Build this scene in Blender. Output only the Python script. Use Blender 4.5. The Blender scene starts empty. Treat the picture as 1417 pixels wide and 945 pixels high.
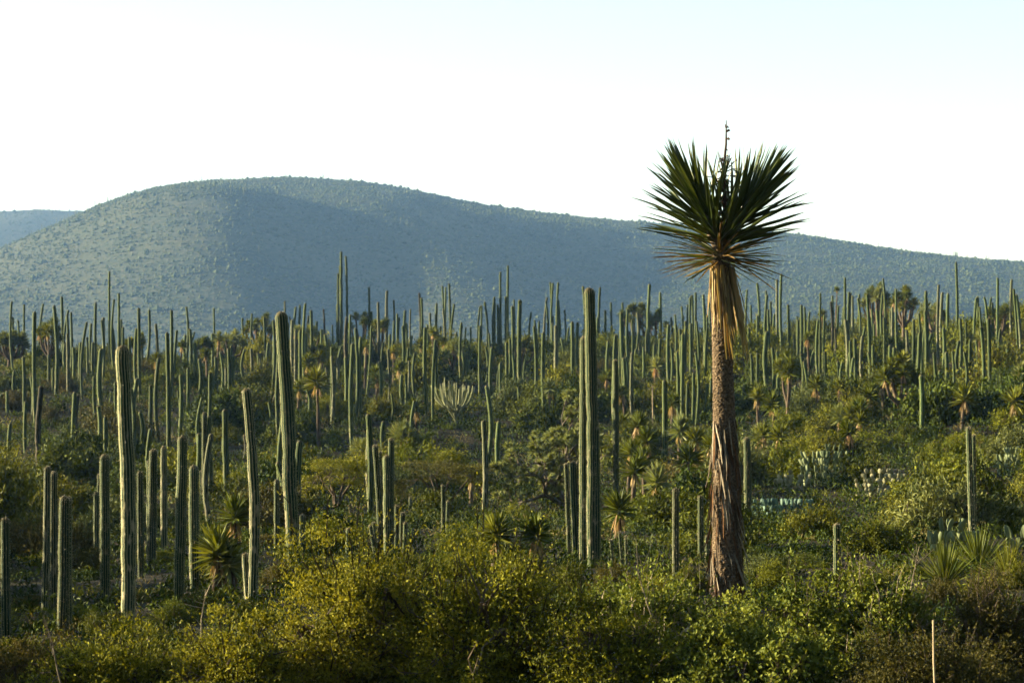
import bpy, math, random
import numpy as np
from mathutils import Vector, Matrix, Quaternion

random.seed(7)
rng = np.random.default_rng(11)
R = math.radians
sc = bpy.context.scene
COL = sc.collection

# ------------------------------------------------------------------ camera
FPX = 3346.0            # focal length in photo pixels (85 mm on 36 mm, 1417 px wide)
CX, CY, HORIZ = 708.5, 472.5, 620.0
PITCH = math.atan((HORIZ - CY) / FPX)
cam_d = bpy.data.cameras.new('camera')
cam = bpy.data.objects.new('camera', cam_d)
COL.objects.link(cam)
cam_d.sensor_width = 36.0
cam_d.lens = 36.0 * FPX / 1417.0
cam_d.clip_start = 0.5
cam_d.clip_end = 12000
cam.location = (0, 0, 0)
cam.rotation_euler = (math.pi / 2 + PITCH, 0, 0)
cam_d.dof.use_dof = True
cam_d.dof.focus_distance = 41.0
cam_d.dof.aperture_fstop = 4.0
sc.camera = cam

# ------------------------------------------------------------------ sky, sun, exposure
SUN_AZ = 12.0           # degrees the sun stands behind the subject plane, on the left
SUN_EL = 12.5
a, e = R(SUN_AZ), R(SUN_EL)
SUN = Vector((-math.cos(a) * math.cos(e), math.sin(a) * math.cos(e), math.sin(e)))
world = bpy.data.worlds.new('World')
sc.world = world
world.use_nodes = True
wn = world.node_tree
wn.nodes.clear()
sky = wn.nodes.new('ShaderNodeTexSky')
sky.sky_type = 'NISHITA'
sky.sun_disc = False
sky.sun_elevation = e
sky.sun_rotation = math.atan2(SUN.x, SUN.y)
sky.altitude = 1500
sky.air_density = 1.42
sky.dust_density = 0.2
sky.ozone_density = 0.0
bg = wn.nodes.new('ShaderNodeBackground')
bg.inputs['Strength'].default_value = 0.05
wo = wn.nodes.new('ShaderNodeOutputWorld')
wn.links.new(sky.outputs[0], bg.inputs['Color'])
wn.links.new(bg.outputs[0], wo.inputs['Surface'])

sun_d = bpy.data.lights.new('sun', 'SUN')
sun_d.energy = 5.0
sun_d.angle = R(0.5)
sun_d.color = (1.0, 0.84, 0.54)
sun = bpy.data.objects.new('sun', sun_d)
COL.objects.link(sun)
sun.rotation_euler = SUN.to_track_quat('Z', 'Y').to_euler()
sun.location = SUN * 60

vs = sc.view_settings
vs.view_transform = 'Standard'
vs.look = 'None'
vs.gamma = 1.0
vs.exposure = 2.55
vs.use_curve_mapping = False
cy = sc.cycles
cy.use_denoising = True
cy.max_bounces = 4
cy.diffuse_bounces = 1
cy.glossy_bounces = 1
cy.transmission_bounces = 3
cy.volume_bounces = 1
cy.transparent_max_bounces = 4
cy.use_adaptive_sampling = True
cy.adaptive_threshold = 0.02
cy.caustics_reflective = False
cy.caustics_refractive = False
sc.render.use_persistent_data = False

# ------------------------------------------------------------------ pixel <-> place
CP, SP = math.cos(PITCH), math.sin(PITCH)

def ray(px, py):
    x, y = (px - CX) / FPX, (CY - py) / FPX
    d = Vector((x, CP - y * SP, SP + y * CP))     # camera pitched up
    return d / d.y

def at(px, py, d):
    return ray(px, py) * d

# ------------------------------------------------------------------ terrain height
TD = [-60, 0, 12, 30, 42, 52, 80, 110, 140, 180, 220, 250, 300, 400, 600, 900, 5000]
TL = [-1.7, -1.7, -3.4, -3.9, -3.8, -3.65, -3.0, -1.9, 0.9, 4.6, 7.7, 8.6, 6.5, -1.0, -12, -18, -18]
TC = [-1.7, -1.7, -2.7, -2.9, -2.95, -2.65, -2.5, -2.05, 0.0, 3.5, 7.0, 9.2, 9.0, 2.0, -12, -18, -18]
TR = [-1.7, -1.7, -2.6, -2.75, -2.7, -2.2, -1.9, 0.35, 2.7, 6.2, 9.6, 11.6, 11.5, 4.0, -12, -18, -18]
fine = np.linspace(-60, 5000, 5061)
def smooth_tab(t):
    v = np.interp(fine, TD, t)
    k = np.ones(15) / 15
    return np.convolve(np.pad(v, 7, mode='edge'), k, mode='valid')
FL, FC, FR = smooth_tab(TL), smooth_tab(TC), smooth_tab(TR)

def vnoise(x, y, s, seed=0):
    x = np.asarray(x, float) / s; y = np.asarray(y, float) / s
    xi, yi = np.floor(x), np.floor(y)
    fx, fy = x - xi, y - yi
    fx, fy = fx * fx * (3 - 2 * fx), fy * fy * (3 - 2 * fy)
    def h(i, j):
        v = np.sin(i * 127.1 + j * 311.7 + seed * 74.7) * 43758.5453
        return v - np.floor(v)
    return (h(xi, yi) * (1 - fx) + h(xi + 1, yi) * fx) * (1 - fy) + (h(xi, yi + 1) * (1 - fx) + h(xi + 1, yi + 1) * fx) * fy

def ground_z(x, y):
    x = np.asarray(x, float); y = np.asarray(y, float)
    s = x / (10 + 0.15 * np.maximum(y, 0))
    w = np.clip(np.abs(s), 0, 1); w = w * w * (3 - 2 * w)
    zc = np.interp(y, fine, FC)
    zs = np.where(s < 0, np.interp(y, fine, FL), np.interp(y, fine, FR))
    amp = np.clip((y - 10) / 60, 0, 1)
    n = (vnoise(x, y, 14, 1) - .5) * .5 + (vnoise(x, y, 37, 2) - .5) * 1.1 * np.clip((y - 70) / 80, 0, 1)
    return zc * (1 - w) + zs * w + n * amp

DS = np.concatenate([np.arange(14, 120, .25), np.arange(120, 290, .5)])
def hit(px, py, dmin=14):
    """where the line of sight through a photo pixel meets the ground (crest if it passes over)"""
    r = ray(px, py)
    z = ground_z(r.x * DS, DS)
    ok = (z >= r.z * DS) & (DS >= dmin)
    if ok.any():
        d = float(DS[np.argmax(ok)])
    else:
        i = int(np.argmax(z / DS)); d = float(DS[i])
    return Vector((r.x * d, d, float(ground_z(r.x * d, d))))

# ------------------------------------------------------------------ materials
def mat(name):
    m = bpy.data.materials.new(name)
    m.use_nodes = True
    nt = m.node_tree
    nt.nodes.clear()
    out = nt.nodes.new('ShaderNodeOutputMaterial')
    return m, nt, out

def node(nt, t, **kw):
    n = nt.nodes.new(t)
    for k, v in kw.items():
        if k.startswith('i_'):
            n.inputs[k[2:].replace('_', ' ')].default_value = v
        else:
            setattr(n, k, v)
    return n

def attr(nt, name):
    return node(nt, 'ShaderNodeAttribute', attribute_name=name).outputs['Fac']

def mixc(nt, fac, c1, c2, blend='MIX'):
    m = node(nt, 'ShaderNodeMix', data_type='RGBA', blend_type=blend)
    for sock, v in ((m.inputs[0], fac), (m.inputs[6], c1), (m.inputs[7], c2)):
        if hasattr(v, 'links') or isinstance(v, bpy.types.NodeSocket):
            nt.links.new(v, sock)
        elif isinstance(v, (int, float)):
            sock.default_value = v
        else:
            sock.default_value = (*v, 1)
    return m.outputs[2]

def ramp(nt, fac, p0, p1):
    r = node(nt, 'ShaderNodeMapRange')
    r.inputs['From Min'].default_value = p0
    r.inputs['From Max'].default_value = p1
    nt.links.new(fac, r.inputs['Value'])
    return r.outputs['Result']

def noise(nt, scale, detail=3, coord='Object', rough=.55, vec=None):
    n = node(nt, 'ShaderNodeTexNoise')
    n.inputs['Scale'].default_value = scale
    n.inputs['Detail'].default_value = detail
    n.inputs['Roughness'].default_value = rough
    if vec is None:
        tc = node(nt, 'ShaderNodeTexCoord')
        vec = tc.outputs[coord]
    nt.links.new(vec, n.inputs['Vector'])
    return n.outputs['Fac']

def leaf_mat(name, c1, c2, trans=.35, rough=.6, spec=.06):
    """foliage: two leaf colours by a random tint, a shift for each plant, light passing through"""
    m, nt, out = mat(name)
    col = mixc(nt, attr(nt, 'tint'), c1, c2)
    oi = node(nt, 'ShaderNodeObjectInfo')
    hs = node(nt, 'ShaderNodeHueSaturation')
    mr = node(nt, 'ShaderNodeMapRange'); nt.links.new(oi.outputs['Random'], mr.inputs['Value'])
    mr.inputs['To Min'].default_value = .485; mr.inputs['To Max'].default_value = .515
    nt.links.new(mr.outputs[0], hs.inputs['Hue'])
    mv = node(nt, 'ShaderNodeMapRange'); nt.links.new(oi.outputs['Random'], mv.inputs['Value'])
    mv.inputs['To Min'].default_value = 1.2; mv.inputs['To Max'].default_value = .8
    nt.links.new(mv.outputs[0], hs.inputs['Value'])
    nt.links.new(col, hs.inputs['Color'])
    p = node(nt, 'ShaderNodeBsdfPrincipled')
    p.inputs['Roughness'].default_value = rough
    p.inputs['Specular IOR Level'].default_value = spec
    nt.links.new(hs.outputs[0], p.inputs['Base Color'])
    tr = node(nt, 'ShaderNodeBsdfTranslucent')
    tcol = mixc(nt, 1.0, hs.outputs[0], (1.25, 1.15, .55), 'MULTIPLY')
    nt.links.new(tcol, tr.inputs['Color'])
    mx = node(nt, 'ShaderNodeMixShader'); mx.inputs[0].default_value = trans
    nt.links.new(p.outputs[0], mx.inputs[1]); nt.links.new(tr.outputs[0], mx.inputs[2])
    nt.links.new(mx.outputs[0], out.inputs['Surface'])
    return m

def bark_mat(name, c1, c2, scale=14, bump=.5, stretch=(1, 1, .25), rough=.85):
    m, nt, out = mat(name)
    tc = node(nt, 'ShaderNodeTexCoord')
    mp = node(nt, 'ShaderNodeMapping'); mp.inputs['Scale'].default_value = stretch
    nt.links.new(tc.outputs['Object'], mp.inputs['Vector'])
    f = noise(nt, scale, 4, vec=mp.outputs[0])
    col = mixc(nt, ramp(nt, f, .32, .68), c1, c2)
    oi = node(nt, 'ShaderNodeObjectInfo')
    mv = node(nt, 'ShaderNodeMapRange'); nt.links.new(oi.outputs['Random'], mv.inputs['Value'])
    mv.inputs['To Min'].default_value = .65; mv.inputs['To Max'].default_value = 1.3
    hs = node(nt, 'ShaderNodeHueSaturation'); nt.links.new(mv.outputs[0], hs.inputs['Value']); nt.links.new(col, hs.inputs['Color'])
    p = node(nt, 'ShaderNodeBsdfPrincipled'); p.inputs['Roughness'].default_value = rough
    p.inputs['Specular IOR Level'].default_value = .08
    nt.links.new(hs.outputs[0], p.inputs['Base Color'])
    b = node(nt, 'ShaderNodeBump'); b.inputs['Strength'].default_value = bump; b.inputs['Distance'].default_value = .02
    nt.links.new(f, b.inputs['Height']); nt.links.new(b.outputs[0], p.inputs['Normal'])
    nt.links.new(p.outputs[0], out.inputs['Surface'])
    return m

def cactus_mat(name, deep, ridge, cork, cork_lo, cork_hi):
    """ribbed skin: green furrows darkened for shade, spiny ridges paled as lit edges, corky grey patches low down, brown wool at the tip"""
    m, nt, out = mat(name)
    col = mixc(nt, ramp(nt, attr(nt, 'rib'), .4, 1.0), deep, ridge)  # furrow colour sunk to imitate shade, ridge colour raised like sunlit edges
    tc = node(nt, 'ShaderNodeTexCoord')
    mp = node(nt, 'ShaderNodeMapping'); mp.inputs['Scale'].default_value = (1, 1, .35)
    nt.links.new(tc.outputs['Object'], mp.inputs['Vector'])
    f = noise(nt, 9.0, 5, vec=mp.outputs[0])
    f2 = noise(nt, 22.0, 3)
    col = mixc(nt, ramp(nt, f2, .35, .75), col, mixc(nt, .02, col, cork))
    cm = node(nt, 'ShaderNodeMath', operation='MULTIPLY')
    nt.links.new(ramp(nt, f, .54, .66), cm.inputs[0])
    nt.links.new(ramp(nt, attr(nt, 'hgt'), cork_hi, cork_lo), cm.inputs[1])
    col = mixc(nt, cm.outputs[0], col, cork)
    col = mixc(nt, ramp(nt, attr(nt, 'tip'), .1, 1.0), col, (.10, .08, .045))
    oi = node(nt, 'ShaderNodeObjectInfo')
    mv = node(nt, 'ShaderNodeMapRange'); nt.links.new(oi.outputs['Random'], mv.inputs['Value'])
    mv.inputs['To Min'].default_value = .75; mv.inputs['To Max'].default_value = 1.25
    hs = node(nt, 'ShaderNodeHueSaturation'); nt.links.new(mv.outputs[0], hs.inputs['Value']); nt.links.new(col, hs.inputs['Color'])
    p = node(nt, 'ShaderNodeBsdfPrincipled'); p.inputs['Roughness'].default_value = .6
    p.inputs['Specular IOR Level'].default_value = .03
    nt.links.new(hs.outputs[0], p.inputs['Base Color'])
    b = node(nt, 'ShaderNodeBump'); b.inputs['Strength'].default_value = .5; b.inputs['Distance'].default_value = .02
    nt.links.new(f2, b.inputs['Height']); nt.links.new(b.outputs[0], p.inputs['Normal'])
    nt.links.new(p.outputs[0], out.inputs['Surface'])
    return m

def plain_mat(name, c, rough=.7):
    m, nt, out = mat(name)
    p = node(nt, 'ShaderNodeBsdfPrincipled'); p.inputs['Roughness'].default_value = rough
    f = noise(nt, 20, 3)
    col = mixc(nt, f, tuple(v * .6 for v in c), tuple(min(1, v * 1.4) for v in c))
    nt.links.new(col, p.inputs['Base Color'])
    nt.links.new(p.outputs[0], out.inputs['Surface'])
    return m

def soil_mat():
    m, nt, out = mat('soil')
    tc = node(nt, 'ShaderNodeTexCoord')
    f = noise(nt, .35, 6, vec=tc.outputs['Object'])
    g = noise(nt, 6.0, 4, vec=tc.outputs['Object'])
    col = mixc(nt, ramp(nt, f, .35, .65), (.026, .021, .013), (.016, .018, .008))
    col = mixc(nt, ramp(nt, g, .4, .8), col, (.036, .029, .019))
    p = node(nt, 'ShaderNodeBsdfPrincipled'); p.inputs['Roughness'].default_value = .95
    p.inputs['Specular IOR Level'].default_value = .05
    nt.links.new(col, p.inputs['Base Color'])
    b = node(nt, 'ShaderNodeBump'); b.inputs['Strength'].default_value = .8; b.inputs['Distance'].default_value = .15
    nt.links.new(g, b.inputs['Height']); nt.links.new(b.outputs[0], p.inputs['Normal'])
    nt.links.new(p.outputs[0], out.inputs['Surface'])
    return m

def hill_mat():
    m, nt, out = mat('hill_slope')
    tc = node(nt, 'ShaderNodeTexCoord')
    f = noise(nt, .012, 5, vec=tc.outputs['Object'])
    g = noise(nt, .25, 4, vec=tc.outputs['Object'])
    col = mixc(nt, ramp(nt, f, .38, .62), (.022, .034, .014), (.045, .052, .022))
    col = mixc(nt, ramp(nt, g, .45, .75), col, (.08, .072, .04))
    p = node(nt, 'ShaderNodeBsdfPrincipled'); p.inputs['Roughness'].default_value = .95
    p.inputs['Specular IOR Level'].default_value = .1
    nt.links.new(col, p.inputs['Base Color'])
    b = node(nt, 'ShaderNodeBump'); b.inputs['Strength'].default_value = .7; b.inputs['Distance'].default_value = 2.0
    nt.links.new(g, b.inputs['Height']); nt.links.new(b.outputs[0], p.inputs['Normal'])
    nt.links.new(p.outputs[0], out.inputs['Surface'])
    return m

M = {
    'soil': soil_mat(), 'hill': hill_mat(),
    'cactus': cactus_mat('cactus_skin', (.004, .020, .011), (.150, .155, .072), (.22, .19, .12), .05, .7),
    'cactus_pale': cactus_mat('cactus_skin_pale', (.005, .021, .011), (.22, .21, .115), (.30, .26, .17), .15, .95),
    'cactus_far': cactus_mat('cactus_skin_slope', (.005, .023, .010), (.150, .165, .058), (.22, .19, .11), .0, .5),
    'cactus_dry': cactus_mat('cactus_skin_dying', (.010, .014, .008), (.060, .052, .030), (.22, .175, .12), .2, .9),
    'arm_skin': cactus_mat('candelabra_skin', (.16, .18, .09), (.36, .35, .21), (.40, .35, .24), .0, .3),
    'spine': plain_mat('spine', (.32, .27, .16)),
    'fg_leaf': leaf_mat('small_leaf', (.020, .034, .003), (.245, .240, .020), .22),  # foliage colours: dark ends lowered so random leaves pass for shaded ones
    'fg_leaf2': leaf_mat('round_leaf', (.020, .038, .004), (.230, .245, .036), .22),
    'fg_leaf3': leaf_mat('brownish_leaf', (.020, .024, .006), (.105, .090, .022), .25),
    'olive': leaf_mat('olive_foliage', (.012, .022, .002), (.150, .155, .012), .14),
    'dark': leaf_mat('dark_foliage', (.007, .018, .002), (.085, .110, .011), .14),
    'sage': leaf_mat('sage_foliage', (.022, .036, .009), (.150, .168, .052), .14),
    'bright': leaf_mat('bright_foliage', (.050, .068, .004), (.190, .195, .011), .14),
    'brown': leaf_mat('brownish_foliage', (.024, .026, .006), (.115, .100, .024), .14),
    'thorn': leaf_mat('thorn_foliage', (.040, .046, .010), (.135, .120, .020), .14),
    'scrub': leaf_mat('hill_scrub', (.026, .042, .013), (.070, .082, .026), .1),
    'blade': leaf_mat('yucca_blade', (.016, .032, .007), (.060, .080, .015), .15, .4, .25),
    'blade_far': leaf_mat('yucca_blade_slope', (.016, .028, .003), (.155, .170, .020), .2, .5, .08),
    'blade_pale': leaf_mat('yucca_blade_pale', (.075, .100, .032), (.175, .190, .065), .25, .5, .08),
    'tuft': leaf_mat('tuft_blade', (.11, .14, .05), (.24, .25, .10), .3, .5, .08),
    'blade_dry': leaf_mat('dry_blade', (.10, .055, .016), (.19, .13, .035), .3, .6, .2),
    'straw': leaf_mat('straw_blade', (.30, .20, .075), (.46, .34, .15), .25, .6, .2),
    'skirt': leaf_mat('dead_skirt', (.24, .16, .08), (.46, .34, .19), .25, .7, .1),
    'trunk': bark_mat('yucca_bark', (.032, .022, .014), (.25, .18, .11), 26, .9, (1, 1, 1)),
    'strip': bark_mat('bark_strip', (.03, .02, .014), (.12, .09, .06), 9, .4),
    'strip_rust': bark_mat('bark_strip_rust', (.045, .022, .010), (.13, .065, .026), 9, .4),
    'strip_pale': bark_mat('bark_strip_pale', (.12, .10, .07), (.28, .235, .17), 9, .4),
    'wood': bark_mat('branch_bark', (.04, .03, .02), (.12, .09, .06), 10, .5),
    'wood_grey': bark_mat('grey_branch_bark', (.08, .065, .05), (.21, .175, .13), 10, .5),
    'wood_pale': bark_mat('pale_branch_bark', (.15, .12, .085), (.30, .25, .18), 10, .5),
    'stalk': bark_mat('dark_stalk', (.03, .018, .012), (.08, .045, .028), 12, .5),
    'stake': bark_mat('stake_wood', (.22, .17, .10), (.42, .34, .22), 12, .4),
    'pad': leaf_mat('pad_skin', (.07, .105, .045), (.17, .19, .09), .0, .55, .1),
    'pad_blue': leaf_mat('blue_pad_skin', (.05, .10, .075), (.11, .17, .12), .0, .55, .1),
    'pad_pale': leaf_mat('pale_pad_skin', (.13, .14, .07), (.27, .25, .14), .0, .55, .1),
    'grass': leaf_mat('dry_grass', (.16, .13, .05), (.30, .25, .11), .3),
    'scar': plain_mat('rock', (.3, .27, .23)),
}

# ------------------------------------------------------------------ mesh building
class MB:
    """collects vertices, faces, material indices and a tint per vertex into one mesh"""
    def __init__(s):
        s.v, s.f, s.n, s.t, s.m = [], {3: [], 4: []}, 0, {}, {3: [], 4: []}
        s.extra = {}
    def add(s, v, f, mi=0, tint=None, **extra):
        v = np.asarray(v, float).reshape(-1, 3); f = np.asarray(f, np.int64)
        k = f.shape[1]
        s.f[k].append(f + s.n)
        s.m[k].append(np.full(len(f), mi, np.int32))
        ex = dict(extra)
        ex['tint'] = np.zeros(len(v)) if tint is None else np.broadcast_to(np.asarray(tint, float), (len(v),))
        for key, val in ex.items():
            s.extra.setdefault(key, []).append((s.n, np.asarray(val, float)))
        s.v.append(v); s.n += len(v)
    def mesh(s, name, mats, smooth=True):
        V = np.concatenate(s.v)
        me = bpy.data.meshes.new(name)
        me.vertices.add(len(V)); me.vertices.foreach_set('co', V.astype(np.float32).ravel())
        fs = [(k, np.concatenate(s.f[k]), np.concatenate(s.m[k])) for k in (3, 4) if s.f[k]]
        nl = sum(k * len(f) for k, f, _ in fs); nf = sum(len(f) for _, f, _ in fs)
        me.loops.add(nl); me.polygons.add(nf)
        me.loops.foreach_set('vertex_index', np.concatenate([f.ravel() for _, f, _ in fs]).astype(np.int32))
        tot = np.concatenate([np.full(len(f), k) for k, f, _ in fs])
        me.polygons.foreach_set('loop_start', np.concatenate([[0], np.cumsum(tot)[:-1]]).astype(np.int32))
        me.polygons.foreach_set('material_index', np.concatenate([mi for _, _, mi in fs]).astype(np.int32))
        me.polygons.foreach_set('use_smooth', np.full(nf, smooth))
        for key, parts in s.extra.items():
            arr = np.zeros(len(V), np.float32)
            for st, val in parts:
                arr[st:st + len(val)] = val
            at_ = me.attributes.new(key, 'FLOAT', 'POINT')
            at_.data.foreach_set('value', arr)
        for m_ in (mats if isinstance(mats, (list, tuple)) else [mats]):
            me.materials.append(M[m_])
        me.update(calc_edges=True)
        return me

def link(name, data, parent=None, loc=None, mw=None):
    o = bpy.data.objects.new(name, data)
    COL.objects.link(o)
    if parent is not None:
        o.parent = parent
    if mw is not None:
        o.matrix_local = mw
    elif loc is not None:
        o.location = loc
    return o

def tag(o, label=None, cat=None, group=None, kind=None):
    if label: o['label'] = label
    if cat: o['category'] = cat
    if group: o['group'] = group
    if kind: o['kind'] = kind
    return o

def frames(path):
    P = np.asarray(path, float)
    T = np.gradient(P, axis=0)
    T /= np.linalg.norm(T, axis=1, keepdims=True) + 1e-9
    ref = np.array([0, 1., 0]) if abs(T[:, 1]).mean() < .8 else np.array([1., 0, 0])
    U = np.cross(ref, T); U /= np.linalg.norm(U, axis=1, keepdims=True) + 1e-9
    W = np.cross(T, U)
    return P, T, U, W

def tube(mb, path, rad, sides=5, mi=0, cap=True, tint=0.0):
    P, T, U, W = frames(path)
    n = len(P)
    rad = np.broadcast_to(np.asarray(rad, float), (n,))
    th = np.linspace(0, 2 * np.pi, sides, endpoint=False)
    V = P[:, None] + rad[:, None, None] * (np.cos(th)[None, :, None] * U[:, None] + np.sin(th)[None, :, None] * W[:, None])
    V = V.reshape(-1, 3)
    i = np.arange(n - 1)[:, None] * sides; j = np.arange(sides)[None]; j2 = (j + 1) % sides
    F = np.stack([i + j, i + j2, i + sides + j2, i + sides + j], -1).reshape(-1, 4)
    mb.add(V, F, mi, tint)
    if cap:
        s0 = mb.n - sides
        c = P[-1] + T[-1] * rad[-1] * .6
        mb.add(np.vstack([V[-sides:], c]), np.array([[k, (k + 1) % sides, sides] for k in range(sides)]), mi, tint)

def unit(v):
    return v / (np.linalg.norm(v, axis=-1, keepdims=True) + 1e-9)

def leaf_quads(mb, P, D, L, W, mi=0, tint=None, g=rng, bend=.0, face=None, loose=.30):
    """diamond-shaped leaves at P along D, their upper sides turned towards face"""
    n = len(P)
    D = unit(D)
    if face is None:
        S = unit(np.cross(D, g.normal(size=(n, 3))))
    else:
        nf = unit(unit(face) + g.normal(size=(n, 3)) * loose)
        D = unit(D - nf * (D * nf).sum(1, keepdims=True) * .8)
        S = unit(np.cross(D, nf))
    N = np.cross(S, D)
    L = np.broadcast_to(np.asarray(L, float), (n,))[:, None]; W = np.broadcast_to(np.asarray(W, float), (n,))[:, None]
    mid = P + D * L * .5 + N * L * bend
    V = np.stack([P, mid + S * W * .5, P + D * L, mid - S * W * .5], 1).reshape(-1, 3)
    F = np.arange(4 * n).reshape(n, 4)
    if tint is None:
        tint = g.random(n)
    mb.add(V, F, mi, np.repeat(tint, 4))

def blades(mb, P, D, L, W, mi=0, tint=None, droop=.0, g=rng, up=(0, 0, 1)):
    """long narrow blades: two quads and a pointed tip"""
    n = len(P); D = unit(D)
    upv = np.broadcast_to(np.array(up, float), (n, 3))
    S = unit(np.cross(D, upv)) + g.normal(size=(n, 3)) * .7
    S = unit(S - D * (S * D).sum(1, keepdims=True))
    L = np.broadcast_to(np.asarray(L, float), (n,))[:, None]; W = np.broadcast_to(np.asarray(W, float), (n,))[:, None]
    dz = np.array([0, 0, -1.]) * L * droop
    a0, a1, a2 = P, P + D * L * .5 + dz * .2, P + D * L + dz
    V = np.stack([a0 - S * W * .35, a0 + S * W * .35, a1 - S * W * .5, a1 + S * W * .5, a2], 1).reshape(-1, 3)
    b = np.arange(n)[:, None] * 5
    if tint is None:
        tint = g.random(n)
    mb.add(V, np.concatenate([b + np.array([[0, 1, 3, 2]])]), mi, np.repeat(tint, 5))
    # tip triangles share the vertices just added
    mb.f[3].append(b + np.array([[2, 3, 4]]) + (mb.n - 5 * n)); mb.m[3].append(np.full(n, mi, np.int32))

# ------------------------------------------------------------------ ground sheet and hills
def grid_mesh(xs, ys, zf, mats, name):
    X, Y = np.meshgrid(xs, ys)
    Z = zf(X, Y)
    V = np.stack([X, Y, Z], -1).reshape(-1, 3)
    nx = len(xs)
    i = np.arange(len(ys) - 1)[:, None] * nx; j = np.arange(nx - 1)[None]
    F = np.stack([i + j, i + j + 1, i + nx + j + 1, i + nx + j], -1).reshape(-1, 4)
    mb = MB(); mb.add(V, F)
    return mb.mesh(name, mats)

xs = np.unique(np.concatenate([np.arange(-90, 90, 1.5), np.linspace(90, 3700, 40), -np.linspace(90, 3700, 40)]))
ys = np.unique(np.concatenate([np.linspace(-950, -60, 14), np.arange(-60, 320, 2.0), np.linspace(320, 4200, 60)]))
tag(link('ground', grid_mesh(xs, ys, ground_z, 'soil', 'ground')), kind='structure')

SKY_X = np.array([-900, -500, -250, 0, 80, 150, 200, 250, 300, 350, 400, 450, 500, 560, 620, 700, 780, 850, 920, 1000, 1080, 1150, 1200, 1280, 1350, 1417, 1700, 2100, 2600])
SKY_Y = np.array([600, 560, 480, 372, 326, 288, 269, 257, 249.5, 246, 244, 246, 250, 260, 273, 287, 297, 304, 309, 314, 321, 331, 340, 350, 358, 362, 400, 470, 560])
YC, YF = 2380.0, 1300.0

def hill_z(x, y):
    px = CX + x / YC * FPX                       # skyline is set out along the crest, 2380 m off
    zc = (HORIZ - np.interp(px, SKY_X, SKY_Y)) / FPX * YC
    t = np.clip((y - YF) / (YC - YF), -.2, 1)
    g = np.where(t > 0, .55 * t + .45 * np.sin(t * np.pi / 2), t)
    z = -18 + (zc + 18) * g
    u = CX + x / y * FPX
    env = np.clip(4 * t * (1 - t), 0, 1) ** 1.7 * np.where(t > 0, 1, 0)
    s1 = 350 - 120 * t
    d1 = u - s1
    z += env * 24 * np.where(d1 < 0, np.exp(-(d1 / 170) ** 2), np.exp(-(d1 / 120) ** 2))
    s2 = 745 - 300 * t
    d2 = u - s2
    z += env * np.clip(1.25 - t, 0, 1) * 24 * np.where(d2 < 0, np.exp(-(d2 / 115) ** 2), np.exp(-(d2 / 200) ** 2))
    z += env * (vnoise(x, y, 240, 5) - .5) * 22 + np.clip(t, 0, 1) * ((vnoise(x, y, 60, 6) - .5) * 5 * env + (vnoise(x, y, 18, 7) - .5) * 2.0)
    back = np.clip(y - YC, 0, None)
    z -= back * .12 + back ** 2 * .00025
    return z

hx = np.arange(-1600, 1600, 11.0); hy = np.arange(1180, 3000, 11.0)
tag(link('hill', grid_mesh(hx, hy, hill_z, 'hill', 'hill')), kind='structure')

YB = 3200.0
BX = np.array([-900, -500, -250, -60, 0, 60, 130, 220, 350, 600, 900]); BY = np.array([470, 380, 318, 296, 291, 289, 292, 302, 345, 470, 620])
def back_z(x, y):
    px = CX + x / YB * FPX
    zc = (HORIZ - np.interp(px, BX, BY)) / FPX * YB
    t = np.clip((y - 2100) / (YB - 2100), 0, 1)
    z = -18 + (zc + 18) * (.6 * t + .4 * np.sin(t * np.pi / 2))
    z += (vnoise(x, y, 190, 8) - .5) * 24 * 4 * t * (1 - t) + (vnoise(x, y, 22, 9) - .5) * 2.2
    return z - np.clip(y - YB, 0, None) * .3
tag(link('hill', grid_mesh(np.arange(-2100, 420, 14.0), np.arange(2100, 3800, 14.0), back_z, 'hill', 'far_hill')), kind='structure')

# unseen slopes added behind the camera and off right, blocking low sky light
def sky_block_slope(x, y):
    dx, dy = x - 0.0, y - 120.0
    r = np.hypot(dx, dy); az = np.degrees(np.arctan2(dx, dy))          # 0 ahead, 90 right, 180 behind
    w = np.clip((az - 48) / 22, 0, 1) * (az > 0) + np.clip((-az - 122) / 22, 0, 1) * (az < 0)
    w = w * w * (3 - 2 * w)
    t = np.clip((r - 230) / 480, 0, 1)
    h = -22 + w * 335 * (.5 * t + .5 * t * t * (3 - 2 * t)) + (vnoise(x, y, 120, 21) - .5) * 30 * t * w + (vnoise(x, y, 35, 22) - .5) * 8 * t * w
    return h - np.clip(r - 740, 0, None) * .35
tag(link('hill', grid_mesh(np.arange(-1000, 1100, 14.0), np.arange(-900, 1000, 14.0), sky_block_slope, 'hill', 'sky_block_slope')), kind='structure')  # added hill, out of view, that dims the sky fill

# scrub that covers the hillsides: nobody could count it, one mass
OV = np.array([[1, 0, 0], [-1, 0, 0], [0, 1, 0], [0, -1, 0], [0, 0, 1], [0, 0, -1.]])
OF = np.array([[0, 2, 4], [2, 1, 4], [1, 3, 4], [3, 0, 4], [2, 0, 5], [1, 2, 5], [3, 1, 5], [0, 3, 5]])

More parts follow.
